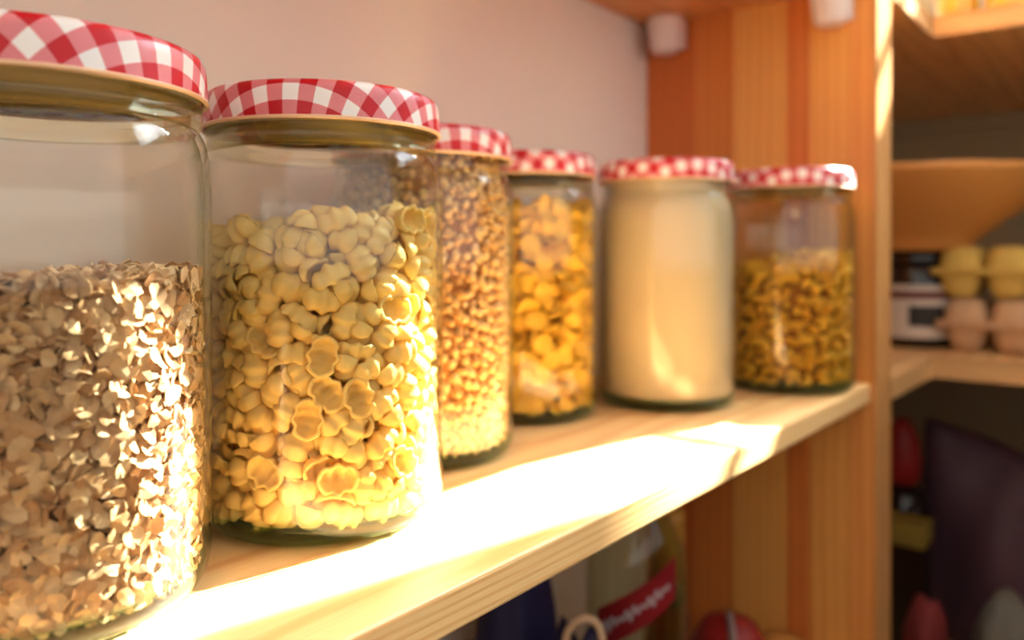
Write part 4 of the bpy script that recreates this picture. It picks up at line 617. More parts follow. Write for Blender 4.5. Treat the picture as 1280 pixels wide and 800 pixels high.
FRONT = 0.185
def shelf(name, z0, z1, label, x0=-0.9, mat='pine_shelf'):
    o = box(name, (x0, PX0 - 0.0005, FRONT, WB - 0.0005, z0, z1), M[mat], None, 0.0016, 3)
    return tag(o, label, 'shelf')
shelf('shelf_board', SH - 0.016, SH, 'pale pine shelf board carrying the row of gingham-lidded jars')
shelf('shelf_board', UP, UP + 0.016, 'pine shelf board overhead, above the row of jars', mat='pine_upper')
shelf('shelf_board', SH - 0.376, SH - 0.360, 'lower pine shelf board carrying bottles under the jar shelf')

def corner_shelf(z0, z1, label):
    poly = [(PX1 + 0.0005, 0.180), (0.960, 0.180), (0.960, -0.55), (WR - 0.0005, -0.55), (WR - 0.0005, WB - 0.0005), (PX1 + 0.0005, WB - 0.0005)]
    cx, cy = 1.17, 0.0
    o = prism('corner_shelf', [(x - cx, y - cy) for x, y in poly], 0, z1 - z0, M['pine_corner'], (cx, cy, z0), 0.0015)
    return tag(o, label, 'shelf')
corner_shelf(SH - 0.022, SH, 'L-shaped pine corner shelf with bowl and egg cartons')
corner_shelf(UP, UP + 0.022, 'L-shaped pine corner shelf at top right, lit edge, jars of yellow food on it')
corner_shelf(SH - 0.382, SH - 0.360, 'dark L-shaped lower corner shelf with bags on it')
o = box('light_block_panel', (0.955, WR - 0.0005, -0.575, -0.5505, 0.0, UP + 0.10), M['panel_edge'], None, 0.0015, 2)  # added out of view, blocks light entering the corner unit
tag(o, 'unseen pine board added to keep light out of the corner shelves', 'shelf panel')
tr1 = box('trim_1', (WR - 0.012, WR - 0.0004, -0.55, WB - 0.001, UP - 0.022, UP - 0.0004), M['wall_far'], None, 0.001, 1); tr1['kind'] = 'structure'

# white plastic shelf supports on the panel
def support(y, ztop, label, s=1.0):
    root = empty('shelf_support', (PX0, y, ztop)); tag(root, label, 'shelf support', 'white shelf supports on the pine panel')
    prof = [(0.0, -0.0002), (0.0125 * s, -0.0002), (0.0135 * s, -0.002), (0.0128 * s, -0.010), (0.0105 * s, -0.0225 * s), (0.0085 * s, -0.0255 * s), (0.0, -0.0262 * s)]
    o = lathe('cup', prof, M['plastic'], root, (-0.0135 * s, 0, 0), 28)
    bm = box_bm(-0.012 * s, -0.0002, -0.011 * s, 0.011 * s, -0.022 * s, -0.001, 0.002)
    link('mounting_plate', bm_mesh(bm, 'plate'), M['plastic'], root)
support(t_at(842), UP, 'white plastic shelf support high in the corner by the back wall', 1.35)
support(t_at(1046) - 0.0, UP, 'white plastic shelf support at the top near the panel front', 1.35)
support(t_at(1052), SH - 0.016, 'small white plastic support under the jar shelf', 0.55)

# ================================================================== jars
H_LID0, H_TOP, R_J = 0.1655, 0.181, 0.0525
R_IN = R_J - 0.0024
glass_prof = [(0.0425, 0.0002), (0.0462, 0.0006), (0.0495, 0.0028), (0.0516, 0.0066), (R_J, 0.0115), (R_J, 0.040), (R_J, 0.080), (R_J, 0.120), (R_J, 0.135),
              (0.0523, 0.1410), (0.0517, 0.1460), (0.0508, 0.1502), (0.0498, 0.1532), (0.0487, 0.1552), (0.0481, 0.1559), (0.0466, 0.1559), (0.0470, 0.1533), (0.0484, 0.1497), (0.0494, 0.1450), (R_IN, 0.137), (R_IN, 0.080), (R_IN, 0.014), (0.0490, 0.0095), (0.0468, 0.0068), (0.0430, 0.0058)]
glass_me = lathe_me('glass_body', glass_prof, 96)
glass_me.polygons.foreach_set('use_smooth', [True] * len(glass_me.polygons)); glass_me.materials.append(M['glass'])
base_me = lathe_me('glass_base', [(0.0, 0.0058), (0.0430, 0.0056), (0.0466, 0.0066), (0.0486, 0.0088), (0.0500, 0.0092), (0.0506, 0.0080), (0.0488, 0.0032), (0.0460, 0.0012), (0.0425, 0.0006), (0.036, 0.0024), (0.0, 0.0032)], 72)
base_me.polygons.foreach_set('use_smooth', [True] * len(base_me.polygons)); base_me.materials.append(M['glass_base'])
neck_me = lathe_me('glass_neck', [(0.0478, 0.1560), (0.0489, 0.1572), (0.0493, 0.1590), (0.0489, 0.1606), (0.0486, 0.1614), (0.0493, 0.1624), (0.0496, 0.1638), (0.0492, 0.1652), (0.0486, 0.1664), (0.0484, 0.1700), (0.0484, 0.1762), (0.0470, 0.1768), (0.0458, 0.1762), (0.0456, 0.1640), (0.0456, 0.1575), (0.0466, 0.1560)], 96, True)
neck_me.polygons.foreach_set('use_smooth', [True] * len(neck_me.polygons)); neck_me.materials.append(M['glass_thick'])
# lid: flat print drawn over the edge, so the checks run on down the skirt
lid_prof = [(0.0, 0.1800), (0.020, 0.1800), (0.038, 0.1798), (0.0425, 0.1800), (0.0460, 0.1810), (0.0482, 0.1808), (0.0496, 0.1798), (0.0504, 0.1780), (0.0508, 0.1755), (0.0510, 0.1710), (0.0512, 0.1664)]
def make_lid_me():
    seg = 96; bm = bmesh.new(); uvl = bm.loops.layers.uv.new('flat'); rings = []; arc = 0.0; arcs = []
    for i, (r, z) in enumerate(lid_prof):
        if i: arc += sqrt((r - lid_prof[i - 1][0]) ** 2 + (z - lid_prof[i - 1][1]) ** 2)
        arcs.append(arc)
        rings.append([bm.verts.new((0, 0, z))] if r == 0 else [bm.verts.new((r * cos(2 * pi * k / seg), r * sin(2 * pi * k / seg), z)) for k in range(seg)])
    for i in range(len(rings) - 1):
        A, B = rings[i], rings[i + 1]
        for k in range(seg):
            k2 = (k + 1) % seg
            vs = [(A[0], 0, 0), (B[k], arcs[i + 1], k), (B[k2], arcs[i + 1], k + 1)] if len(A) == 1 else [(A[k], arcs[i], k), (B[k], arcs[i + 1], k), (B[k2], arcs[i + 1], k + 1), (A[k2], arcs[i], k + 1)]
            f = bm.faces.new([v[0] for v in vs]); f.smooth = True
            for lp, (v, a, kk) in zip(f.loops, vs): lp[uvl].uv = (a * cos(2 * pi * kk / seg), a * sin(2 * pi * kk / seg))
    me = bpy.data.meshes.new('lid'); bm.to_mesh(me); bm.free(); me.materials.append(M['gingham']); return me
lid_me = make_lid_me()
rim_me = lathe_me('lid_rim', [(0.0513, 0.1667), (0.0516, 0.1661), (0.0513, 0.1654), (0.0504, 0.1652), (0.0497, 0.1658), (0.0499, 0.1668)], 96, True)
rim_me.polygons.foreach_set('use_smooth', [True] * len(rim_me.polygons)); rim_me.materials.append(M['lid_edge'])
lin_me = lathe_me('lid_lining', [(0.0, 0.1785), (0.0455, 0.1785), (0.0488, 0.1778), (0.0497, 0.1760), (0.0500, 0.1680)], 96)
lin_me.polygons.foreach_set('use_smooth', [True] * len(lin_me.polygons)); lin_me.materials.append(M['lid_gold'])
but_me = lathe_me('lid_button', [(0.0, 0.0005), (0.0011, 0.0004), (0.0016, 0.0)], 16); but_me.materials.append(M['plastic'])

neck_thin_me = neck_me.copy(); neck_thin_me.materials.clear(); neck_thin_me.materials.append(M['glass'])
def jar(x, y, z, label, lid_rot, full=False, group='glass storage jars in a row on the pine shelf'):
    root = empty('storage_jar', (x, y, z)); tag(root, label, 'jar', group)
    link('glass_body', glass_me, None, root); link('glass_base', base_me, None, root); link('glass_neck', neck_thin_me if full else neck_me, None, root)
    lid = link('lid', lid_me, None, root); lid.rotation_euler = (0, 0, lid_rot); lid['label'] = 'red and white gingham metal screw lid'
    link('lid_rim', rim_me, None, lid); link('lid_lining', lin_me, None, lid)
    return root
JP = [(0.1111, 0.2852), (0.2263, 0.2847), (0.3285, 0.3245), (0.4519, 0.3460), (0.5522, 0.2866), (0.6765, 0.2355)]
jl = ['nearest gingham-lidded glass jar, partly filled with rolled oats, cut by the left edge',
      'gingham-lidded glass jar of pale scalloped pasta shells, second from the left',
      'glass jar of small tan grains filled to its gingham lid, behind the pasta shell jar',
      'glass jar packed with yellow curled flakes, standing back by the wall',
      'gingham-lidded glass jar full of pale beige semolina flour',
      'glass jar of small yellow elbow pasta at the panel end of the shelf']
lr = [0.35, 0.62, 1.2, 0.2, 0.9, 0.5]
for (x, y), l, r in zip(JP, jl, lr): jar(x, y, SH, l, r, 'semolina' in l or 'grains' in l)

# ------------------------------------------------------------------ what is in the jars
def spread(name, cat, me, mats, centre, label, group, stuff_name, stuff_label, nmax=300, core=None, core_mat=None, outer=None):
    """the nmax pieces that show largest are things of their own, the rest is one body of stuff"""
    c = np.array(centre); P = mats[:, :3, 3] - c
    v = np.array([CAM.x - c[0], CAM.y - c[1]]); v /= np.linalg.norm(v)
    rad = np.hypot(P[:, 0], P[:, 1]); dot = (P[:, 0] * v[0] + P[:, 1] * v[1])
    score = dot + (0 if outer is None else np.where(rad > outer, 0, -1.0))
    idx = np.argsort(-score)
    for i in idx[:nmax]:
        o = bpy.data.objects.new(name, me); COL.objects.link(o)
        o.matrix_world = Matrix(mats[i].tolist())
        o['label'] = label; o['category'] = cat; o['group'] = group
    rest = mats[idx[nmax:]].copy()
    if len(rest) or core is not None:
        rest[:, :3, 3] -= c
        sm = joined(stuff_name, me, rest, smooth=name != 'oat_flake')
        sm.materials.append(me.materials[0])
        if core is not None:      # solid core, coloured as the shade between the pieces at the glass
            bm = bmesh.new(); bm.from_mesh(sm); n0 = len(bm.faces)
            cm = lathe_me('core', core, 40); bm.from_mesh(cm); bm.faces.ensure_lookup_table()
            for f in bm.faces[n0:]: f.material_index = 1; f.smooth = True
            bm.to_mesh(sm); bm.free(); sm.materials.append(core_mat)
        o = link(stuff_name, sm, None, None, centre)
        tag(o, stuff_label, cat, kind='stuff')

def mats_from(P, R, s=None):
    m = np.zeros((len(P), 4, 4)); m[:, 3, 3] = 1; m[:, :3, 3] = P
    m[:, :3, :3] = R if s is None else R * np.asarray(s)[:, None, None]
    return m

def jar_r(z):        # inner radius of the jar at height z
    zz = [0.0058, 0.0068, 0.0095, 0.014, 0.137, 0.1450, 0.1497, 0.1533, 0.1562, 0.164, 0.18]
    rr = [0.0430, 0.0468, 0.0490, R_IN, R_IN, 0.0494, 0.0484, 0.0470, 0.0452, 0.0450, 0.0450]
    return np.interp(z, zz, rr)

def fill(centre, ztop, ax, pitch, layers, step, tilt=None, jit=0.95, zbot=0.0066, smin=0.85, smax=1.12, top=True, gap=0.0003):
    """pieces against the glass in staggered rows, several layers deep, and over the top surface"""
    Ps = []
    for L in range(layers):           # evenly scattered points on the unrolled jar wall
        rr = R_IN - L * step; W = 2 * pi * rr; cell = pitch; nc = max(1, int(W / cell)); grid = {}
        want = int(W * 0.172 / (pitch * pitch) * 9)
        us = rng.uniform(0, W, want); zs = rng.uniform(zbot, zbot + 0.172, want); d2 = (pitch * jit) ** 2
        for u, z in zip(us.tolist(), zs.tolist()):
            cu, cz = int(u / W * nc), int(z / cell); ok = True
            for a in (-1, 0, 1):
                for b in (-1, 0, 1):
                    for (pu, pz) in grid.get(((cu + a) % nc, cz + b), ()):
                        du = abs(pu - u); du = min(du, W - du)
                        if du * du + (pz - z) ** 2 < d2: ok = False; break
                    if not ok: break
                if not ok: break
            if ok:
                grid.setdefault((cu, cz), []).append((u, z)); Ps.append((u / rr, z, L))
    th = np.array([p[0] for p in Ps]); z = np.array([p[1] for p in Ps]); L = np.array([p[2] for p in Ps])
    n = len(th)
    if tilt is None:
        e = rng.uniform(0, 2 * pi, (n, 3)); R = rot_np(e)
    else:             # flat pieces lying mostly against the glass
        spin = rot_np(np.stack([np.zeros(n), np.zeros(n), rng.uniform(0, 2 * pi, n)], 1))
        lean = rot_np(np.stack([rng.normal(0, tilt, n), rng.normal(0, tilt, n), np.zeros(n)], 1))
        side = rot_np(np.stack([np.zeros(n), np.full(n, pi / 2), th], 1))
        R = side @ lean @ spin
    s = rng.uniform(smin, smax, n); a = np.array(ax)
    rdir = np.stack([np.cos(th), np.sin(th), np.zeros(n)], 1)
    ext = np.sqrt((((R.transpose(0, 2, 1) @ rdir[:, :, None])[:, :, 0] * a) ** 2).sum(1)) * s
    extz = np.sqrt(((R[:, 2, :] * a) ** 2).sum(1)) * s
    z = np.maximum(z, zbot + extz)
    r = jar_r(np.minimum(z + extz * 0.5, 0.175)) - gap - ext - L * step - rng.uniform(0, step * 0.35, n)
    P = np.stack([r * np.cos(th), r * np.sin(th), z], 1)
    zt = ztop(P[:, 0], P[:, 1])
    keep = (P[:, 2] + extz * 0.4 < zt)
    P, R, s = P[keep], R[keep], s[keep]
    if top:
        g = np.arange(-0.05, 0.05, pitch * 0.85)
        X, Y = np.meshgrid(g, g); X = X.ravel() + rng.uniform(-1, 1, X.size) * pitch * 0.4; Y = Y.ravel() + rng.uniform(-1, 1, Y.size) * pitch * 0.4
        Z = ztop(X, Y); k = np.hypot(X, Y) < jar_r(Z) - max(ax) * 1.05
        X, Y, Z = X[k], Y[k], Z[k]; n2 = len(X)
        for rep in range(2):
            if tilt is None: R2 = rot_np(rng.uniform(0, 2 * pi, (n2, 3)))
            else:
                R2 = rot_np(np.stack([rng.normal(0, tilt, n2), rng.normal(0, tilt, n2), rng.uniform(0, 2 * pi, n2)], 1))
            P = np.concatenate([P, np.stack([X, Y, Z - rep * min(ax) * 1.6 + rng.normal(0, min(ax) * 0.6, n2)], 1)]); R = np.concatenate([R, R2])
            s = np.concatenate([s, rng.uniform(smin, smax, n2)])
    return mats_from(P + np.array(centre), R, s)

# small meshes, one per kind of food
def oat_me():
    bm = bmesh.new(); n = 11; up, dn = [], []
    for k in range(n):
        a = 2 * pi * k / n; wob = 1 + 0.10 * sin(3 * a + 0.7) + 0.05 * sin(5 * a)
        x, y = 0.0032 * cos(a) * wob, 0.0023 * sin(a) * wob
        zc = 0.00055 * (x / 0.0032) ** 2 - 0.0003 * sin(2 * a)
        up.append(bm.verts.new((x, y, zc + 0.00022))); dn.append(bm.verts.new((x * 0.97, y * 0.97, zc - 0.00022)))
    c1, c2 = bm.verts.new((0, 0, 0.0004)), bm.verts.new((0, 0, -0.0003))
    for k in range(n):
        k2 = (k + 1) % n
        bm.faces.new((c1, up[k], up[k2])); bm.faces.new((c2, dn[k2], dn[k])); bm.faces.new((up[k], dn[k], dn[k2], up[k2]))
    me = bm_mesh(bm, 'oat_flake'); me.materials.append(M['oat']); return me
def grain_me():
    bm = bmesh.new(); bmesh.ops.create_icosphere(bm, subdivisions=2, radius=1.12)
    for v in bm.verts:
        x, y, z = v.co
        dent = 1 - 0.22 * math.exp(-((y) ** 2) * 14) * max(0, z)
        v.co = Vector((x * 0.0026, y * 0.0021 * dent, z * 0.0021 * dent))
    me = bm_mesh(bm, 'grain'); me.materials.append(M['grain']); me.polygons.foreach_set('use_smooth', [True] * len(me.polygons)); return me
def elbow_me():
    bm = bmesh.new(); rings = []; seg = 8; A = radians(205); n = 7
    for sgn_r in (0.00205, 0.0012):
        for i in range(n):
            a = -A / 2 + A * i / (n - 1); c = Vector((0.0030 * cos(a) - 0.001, 0.0030 * sin(a), 0)); rd = Vector((cos(a), sin(a), 0))
            rings.append([bm.verts.new(c + rd * (sgn_r * cos(2 * pi * k / seg)) + Vector((0, 0, sgn_r * sin(2 * pi * k / seg)))) for k in range(seg)])
    for base in (0, n):
        for i in range(n - 1):
            for k in range(seg): bm.faces.new((rings[base + i][k], rings[base + i][(k + 1) % seg], rings[base + i + 1][(k + 1) % seg], rings[base + i + 1][k]))
    for i in (0, n - 1):
        for k in range(seg): bm.faces.new((rings[i][k], rings[i][(k + 1) % seg], rings[n + i][(k + 1) % seg], rings[n + i][k]))
    me = bm_mesh(bm, 'elbow'); me.materials.append(M['elbow']); me.polygons.foreach_set('use_smooth', [True] * len(me.polygons)); return me
def shell_me():
    """boat-shaped pasta shell with three rounded ribs and a scalloped mouth"""
    bm = bmesh.new(); NX, NA = 22, 12; T = 0.115
    def pt(i, j, inner):
        x = -1 + 2 * i / NX
        w = sqrt(max(0.0, 1 - abs(x) ** 2.3)); lobe = 1 + 0.125 * cos(3 * pi * x) * (1 - 0.25 * abs(x))
        a = pi * j / NA
        ry, rz, rx = 0.52 * w * lobe, 0.60 * w * lobe, 0.80
        if inner: ry, rz, rx = max(0.01, ry - T), max(0.01, rz - T * 1.05), rx - T
        flare = 1 + 0.07 * abs(cos(a)) ** 6
        return Vector((rx * x, ry * cos(a) * flare, -rz * sin(a) + 0.25 + 0.03 * cos(3 * pi * x) * abs(cos(a)) ** 4)) * 0.01
    G = [[[bm.verts.new(pt(i, j, q)) for j in range(NA + 1)] for i in range(NX + 1)] for q in (0, 1)]
    for q in (0, 1):
        for i in range(NX):
            for j in range(NA):
                f = (G[q][i][j], G[q][i + 1][j], G[q][i + 1][j + 1], G[q][i][j + 1])
                bm.faces.new(f if q == 0 else f[::-1])
    for i in range(NX):
        for j in (0, NA): bm.faces.new((G[0][i][j], G[0][i + 1][j], G[1][i + 1][j], G[1][i][j]))
    for i in (0, NX):
        for j in range(NA): bm.faces.new((G[0][i][j], G[0][i][j + 1], G[1][i][j + 1], G[1][i][j]))
    bmesh.ops.remove_doubles(bm, verts=bm.verts, dist=0.00012)
    me = bm_mesh(bm, 'pasta_shell'); me.materials.append(M['shell']); me.polygons.foreach_set('use_smooth', [True] * len(me.polygons)); return me
def flake_me():
    bm = bmesh.new(); n = 18; rs = (0.30, 0.62, 0.88, 1.0); lay = []
    for q in (0, 1):
        z0 = 0.0 if q == 0 else -0.10
        def p(r, a):
            w = 1 + 0.05 * sin(3 * a + 1) + 0.03 * sin(5 * a)
            x, y = 0.80 * r * cos(a) * w, 0.64 * r * sin(a) * w
            return Vector((x, y, 0.306 * (x * x / 0.64) - 0.1 * y * y + z0 + 0.03 * sin(2 * a) * r)) * 0.01
        c = bm.verts.new(p(0, 0)); R = [[bm.verts.new(p(r * (0.97 if q and r == 1 else 1), 2 * pi * k / n)) for k in range(n)] for r in rs]
        for k in range(n):
            k2 = (k + 1) % n; bm.faces.new((c, R[0][k], R[0][k2]))
            for A, B in zip(R[:-1], R[1:]): bm.faces.new((A[k], B[k], B[k2], A[k2]))
        lay.append(R[-1])
    for k in range(n): bm.faces.new((lay[0][k], lay[1][k], lay[1][(k + 1) % n], lay[0][(k + 1) % n]))
    me = bm_mesh(bm, 'yellow_flake'); me.materials.append(M['flake']); me.polygons.foreach_set('use_smooth', [True] * len(me.polygons)); return me

def plane_top(z0, gx, gy, bump=0.003, f=70.0):
    return lambda x, y: z0 + gx * x + gy * y + bump * np.sin(f * x + 1.0) * np.cos(f * y + 0.4)
# right of the picture is (0.62, -0.785) in plan
def tilt_right(z0, g, bump=0.002): return plane_top(z0, 0.62 * g, -0.785 * g, bump)

c1 = (JP[0][0], JP[0][1], SH)
om = fill(c1, tilt_right(0.1045, 0.10, 0.002), (0.0034, 0.0024, 0.0005), 0.0036, 3, 0.0014, tilt=0.46, jit=0.9, smin=0.75, smax=1.3)
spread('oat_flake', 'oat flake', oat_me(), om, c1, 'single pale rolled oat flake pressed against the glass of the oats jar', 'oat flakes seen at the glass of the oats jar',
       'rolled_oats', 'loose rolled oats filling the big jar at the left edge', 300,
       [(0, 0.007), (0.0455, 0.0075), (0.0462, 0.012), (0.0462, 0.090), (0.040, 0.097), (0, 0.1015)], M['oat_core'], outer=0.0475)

def baked(data, centre, yaw):
    a = np.array([float(v) for v in data.split(',')]).reshape(-1, 6)
    P = a[:, :3] * 1e-4; E = a[:, 3:] * 0.01
    z = rot_np(np.array([[0, 0, yaw]]))[0]
    P = P @ z.T; P[:, 2] += 0.0066
    return P, z @ rot_np(E)
c2 = (JP[1][0], JP[1][1], SH)
P, R = baked(SHELLS, c2, 0.0)
k = P[:, 2] < 0.1265 + 0.10 * (0.62 * P[:, 0] - 0.785 * P[:, 1])
spread('pasta_shell', 'pasta shell', shell_me(), mats_from(P[k] + np.array(c2), R[k], np.full(k.sum(), 1.06)), c2, 'pale yellow scalloped dry pasta shell inside the second jar', 'pasta shells in the second jar',
       'pasta_shells', 'remaining pale pasta shells deep inside the second jar', 300)

c3 = (JP[2][0], JP[2][1], SH)
gm = fill(c3, plane_top(0.172, 0, 0, 0.0), (0.0029, 0.0024, 0.0024), 0.0052, 3, 0.0032, jit=0.95, smin=0.9, smax=1.15, top=False)
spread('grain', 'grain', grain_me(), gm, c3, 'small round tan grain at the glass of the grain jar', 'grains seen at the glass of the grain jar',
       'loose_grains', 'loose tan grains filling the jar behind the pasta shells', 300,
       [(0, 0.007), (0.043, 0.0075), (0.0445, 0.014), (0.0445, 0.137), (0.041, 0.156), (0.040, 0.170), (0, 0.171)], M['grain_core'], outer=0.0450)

c4 = (JP[3][0], JP[3][1], SH)
P, R = baked(FLAKES, c4, 0.5)
k = P[:, 2] < 0.146
spread('yellow_flake', 'flake', flake_me(), mats_from(P[k] + np.array(c4), R[k]), c4, 'yellow curled oval flake inside the jar by the wall', 'yellow flakes in the jar by the wall',
       'yellow_flakes', 'remaining yellow curled flakes inside the jar by the wall', 300)

c5 = (JP[4][0], JP[4][1], SH)
fp = [(0, 0.0066), (0.0425, 0.0062), (0.0464, 0.0072), (0.0486, 0.0098), (R_IN - 0.0003, 0.0142), (R_IN - 0.0003, 0.060), (R_IN - 0.0003, 0.1368), (0.0491, 0.1450), (0.0481, 0.1497), (0.0467, 0.1533), (0.0449, 0.1562), (0.0446, 0.159), (0.0449, 0.164), (0.0449, 0.169), (0.030, 0.1705), (0, 0.171)]
tag(lathe('semolina_flour', fp, M['flour'], None, c5, 72), 'fine pale beige semolina filling its jar up to the lid', 'flour', kind='stuff')

c6 = (JP[5][0], JP[5][1], SH)
em = fill(c6, tilt_right(0.106, 0.16, 0.004), (0.0034, 0.0048, 0.0021), 0.0092, 2, 0.0055, jit=0.95, smin=1.1, smax=1.3)
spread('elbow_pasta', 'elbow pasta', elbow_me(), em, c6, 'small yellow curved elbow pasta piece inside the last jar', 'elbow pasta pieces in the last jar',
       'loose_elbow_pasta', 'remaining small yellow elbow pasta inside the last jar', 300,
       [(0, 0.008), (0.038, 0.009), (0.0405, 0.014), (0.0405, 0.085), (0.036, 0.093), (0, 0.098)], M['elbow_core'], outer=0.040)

# ================================================================== small jars on the upper corner shelf
M['lentil'] = mat_plain('yellow_lentil_bed', srgb(236, 180, 56), 0.8, 0.3, 400)
for (x, y, l) in ((1.000, 0.1615, 'nearer the panel'), (0.998, 0.1130, 'nearer the right edge')):
    r = jar(x, y, UP + 0.022, 'small glass jar of yellow lentils on the top corner shelf, ' + l, 0.4, False, 'small glass jars on the top corner shelf')
    r.scale = (0.42, 0.42, 0.42)
    o = lathe('yellow_lentils', [(a * 0.42, b * 0.42) for a, b in fp[:7] + [(0.0495, 0.139), (0, 0.141)]], M['lentil'], None, (x, y, UP + 0.022), 48)
    tag(o, 'yellow lentils filling the small top corner jar ' + l, 'lentils', kind='stuff')

# ================================================================== corner shelf: bowl on a dark jar, egg cartons
M['bowl'] = mat_wood('turned_bowl_wood', srgb(206, 146, 78), srgb(164, 104, 46), 'X', 0.010, 0.5, strength=0.15)
M['dark_glass'] = mat_plain('dark_brown_glass', srgb(34, 24, 18), 0.15, 0.1)
M['label_white'] = mat_plain('white_paper', srgb(206, 196, 184), 0.7, 0.05)
M['label_maroon'] = mat_plain('maroon_print', srgb(92, 26, 30), 0.6, 0.05)
M['label_dark'] = mat_plain('black_print', srgb(40, 36, 34), 0.6, 0.05)
JX, JY = 1.075, 0.222
dj = empty('dark_jar', (JX, JY, SH)); tag(dj, 'dark brown jar with a white label under the wooden bowl', 'jar')
lathe('body', [(0, 0.0), (0.044, 0.0), (0.047, 0.004), (0.047, 0.085), (0.043, 0.094), (0.041, 0.098), (0, 0.098)], M['dark_glass'], dj, None, 40)
lathe('cap', [(0, 0.0985), (0.044, 0.0985), (0.0445, 0.102), (0.0445, 0.113), (0.043, 0.1145), (0, 0.1145)], M['dark_glass'], dj, None, 40)
def wrap(name, r, a0, a1, z0, z1, mat, parent, n=24, th=0.0006, slope=0.0):
    bm = bmesh.new(); V = []
    for i in range(n + 1):
        a = a0 + (a1 - a0) * i / n; dz = slope * (a - (a0 + a1) / 2)
        V.append([bm.verts.new(((r + t) * cos(a), (r + t) * sin(a), z + dz)) for t, z in ((0, z0), (th, z0), (th, z1), (0, z1))])
    for A, B in zip(V[:-1], V[1:]):
        for k in range(4): bm.faces.new((A[k], A[(k + 1) % 4], B[(k + 1) % 4], B[k]))
    bm.faces.new(V[0]); bm.faces.new(V[-1][::-1])
    return link(name, bm_mesh(bm, name), mat, parent, smooth=False)
fa = math.atan2(-JY, -JX)     # towards the camera
lb = wrap('paper_label', 0.0471, fa - 1.1, fa + 1.1, 0.012, 0.074, M['label_white'], dj)
wrap('label_band', 0.0479, fa - 1.1, fa + 1.1, 0.058, 0.067, M['label_maroon'], lb)
wrap('label_print', 0.0479, fa - 0.1, fa + 0.75, 0.026, 0.050, M['label_dark'], lb)
bw = lathe('wooden_bowl', [(0, 0.0), (0.060, 0.0), (0.064, 0.003), (0.066, 0.010), (0.078, 0.020), (0.120, 0.052), (0.160, 0.084), (0.163, 0.090), (0.160, 0.093), (0.155, 0.090), (0.115, 0.058), (0.070, 0.024), (0.0, 0.016)], M['bowl'], None, (JX, JY, SH + 0.1147), 80)
tag(bw, 'wide cone-shaped wooden bowl resting on a dark jar in the corner', 'bowl')

def carton(x, y, z, rz, mat, label):
    root = empty('egg_carton', (x, y, z), rz); tag(root, label, 'egg carton', 'stacked egg cartons on the corner shelf')
    NXc, NYc, p = 5, 2, 0.047
    def cups(up):
        bm = bmesh.new()
        for i in range(NXc):
            for j in range(NYc):
                cx, cy = (i - (NXc - 1) / 2) * p, (j - (NYc - 1) / 2) * p
                rings = []
                prof = ((0.0225, 0.0), (0.0215, 0.010), (0.0190, 0.020), (0.0150, 0.026), (0.0, 0.0275)) if up else ((0.0225, 0.0), (0.0205, -0.010), (0.0165, -0.022), (0.0130, -0.0275), (0.0, -0.0285))
                for r, h in prof:
                    if r == 0: rings.append([bm.verts.new((cx, cy, h))]); continue
                    ring = []
                    for k in range(16):
                        a = 2 * pi * k / 16; q = (abs(cos(a)) ** 3.2 + abs(sin(a)) ** 3.2) ** (-1 / 3.2)
                        ring.append(bm.verts.new((cx + r * q * cos(a), cy + r * q * sin(a), h)))
                    rings.append(ring)
                for A, B in zip(rings[:-1], rings[1:]):
                    for k in range(16):
                        if len(B) == 1: bm.faces.new((A[k], A[(k + 1) % 16], B[0]))
                        else: bm.faces.new((A[k], A[(k + 1) % 16], B[(k + 1) % 16], B[k]))
        return bm
    W, Dp = NXc * p / 2 + 0.004, NYc * p / 2 + 0.004
    b = cups(False); box_bm(-W, W, -Dp, Dp, -0.002, 0.002, 0.0012, bm=b)
    for v in b.verts: v.co.z += 0.0286
    link('tray', bm_mesh(b, 'tray'), mat, root, smooth=True)
    b = cups(True); box_bm(-W, W, -Dp, Dp, -0.0012, 0.0022, 0.001, bm=b)
    for v in b.verts: v.co.z += 0.0322
    link('lid', bm_mesh(b, 'carton_lid'), mat, root, smooth=True)
M['carton_y'] = mat_plain('yellow_pulp_card', srgb(214, 184, 96), 0.9, 0.12, 120)
M['carton_p'] = mat_plain('buff_pulp_card', srgb(206, 170, 132), 0.9, 0.12, 120)
carton(1.075, 0.066, SH, radians(88), M['carton_p'], 'buff pulp egg carton, lower of the stack of two')
carton(1.077, 0.072, SH + 0.0605, radians(90), M['carton_y'], 'yellow pulp egg carton on top of the stack')

# ================================================================== under the jar shelf: bottles, bags, mug
LZ = SH - 0.360
M['bottle'] = mat_glass('pale_green_bottle_glass', (0.92, 0.94, 0.86, 1), (0.45, 0.50, 0.34, 1))
M['bottle_c'] = mat_glass('clear_bottle_glass', (0.86, 0.86, 0.76, 1), (0.4, 0.4, 0.3, 1))
M['navy'] = mat_plain('navy_cloth', srgb(28, 32, 84), 0.55, 0.25, 60)
M['red'] = mat_plain('red_print', srgb(150, 24, 22), 0.5, 0.1, 60)
M['red_dark'] = mat_plain('crimson_print', srgb(150, 26, 38), 0.5, 0.1, 60)
M['yellow'] = mat_plain('yellow_foil', srgb(214, 160, 70), 0.4, 0.1, 60)
M['green'] = mat_plain('green_print', srgb(70, 96, 40), 0.6, 0.1, 60)
M['orange'] = mat_plain('orange_print', srgb(220, 112, 40), 0.5, 0.1, 60)
M['grey'] = mat_plain('grey_strap', srgb(150, 130, 130), 0.5, 0.1, 60)
M['cream'] = mat_plain('cream_ceramic', srgb(226, 200, 168), 0.3, 0.04, 60)
M['pale'] = mat_plain('pale_lettering', srgb(206, 200, 214), 0.5, 0.03, 60)
M['black'] = mat_plain('black_rubber', srgb(22, 20, 22), 0.5, 0.1, 60)

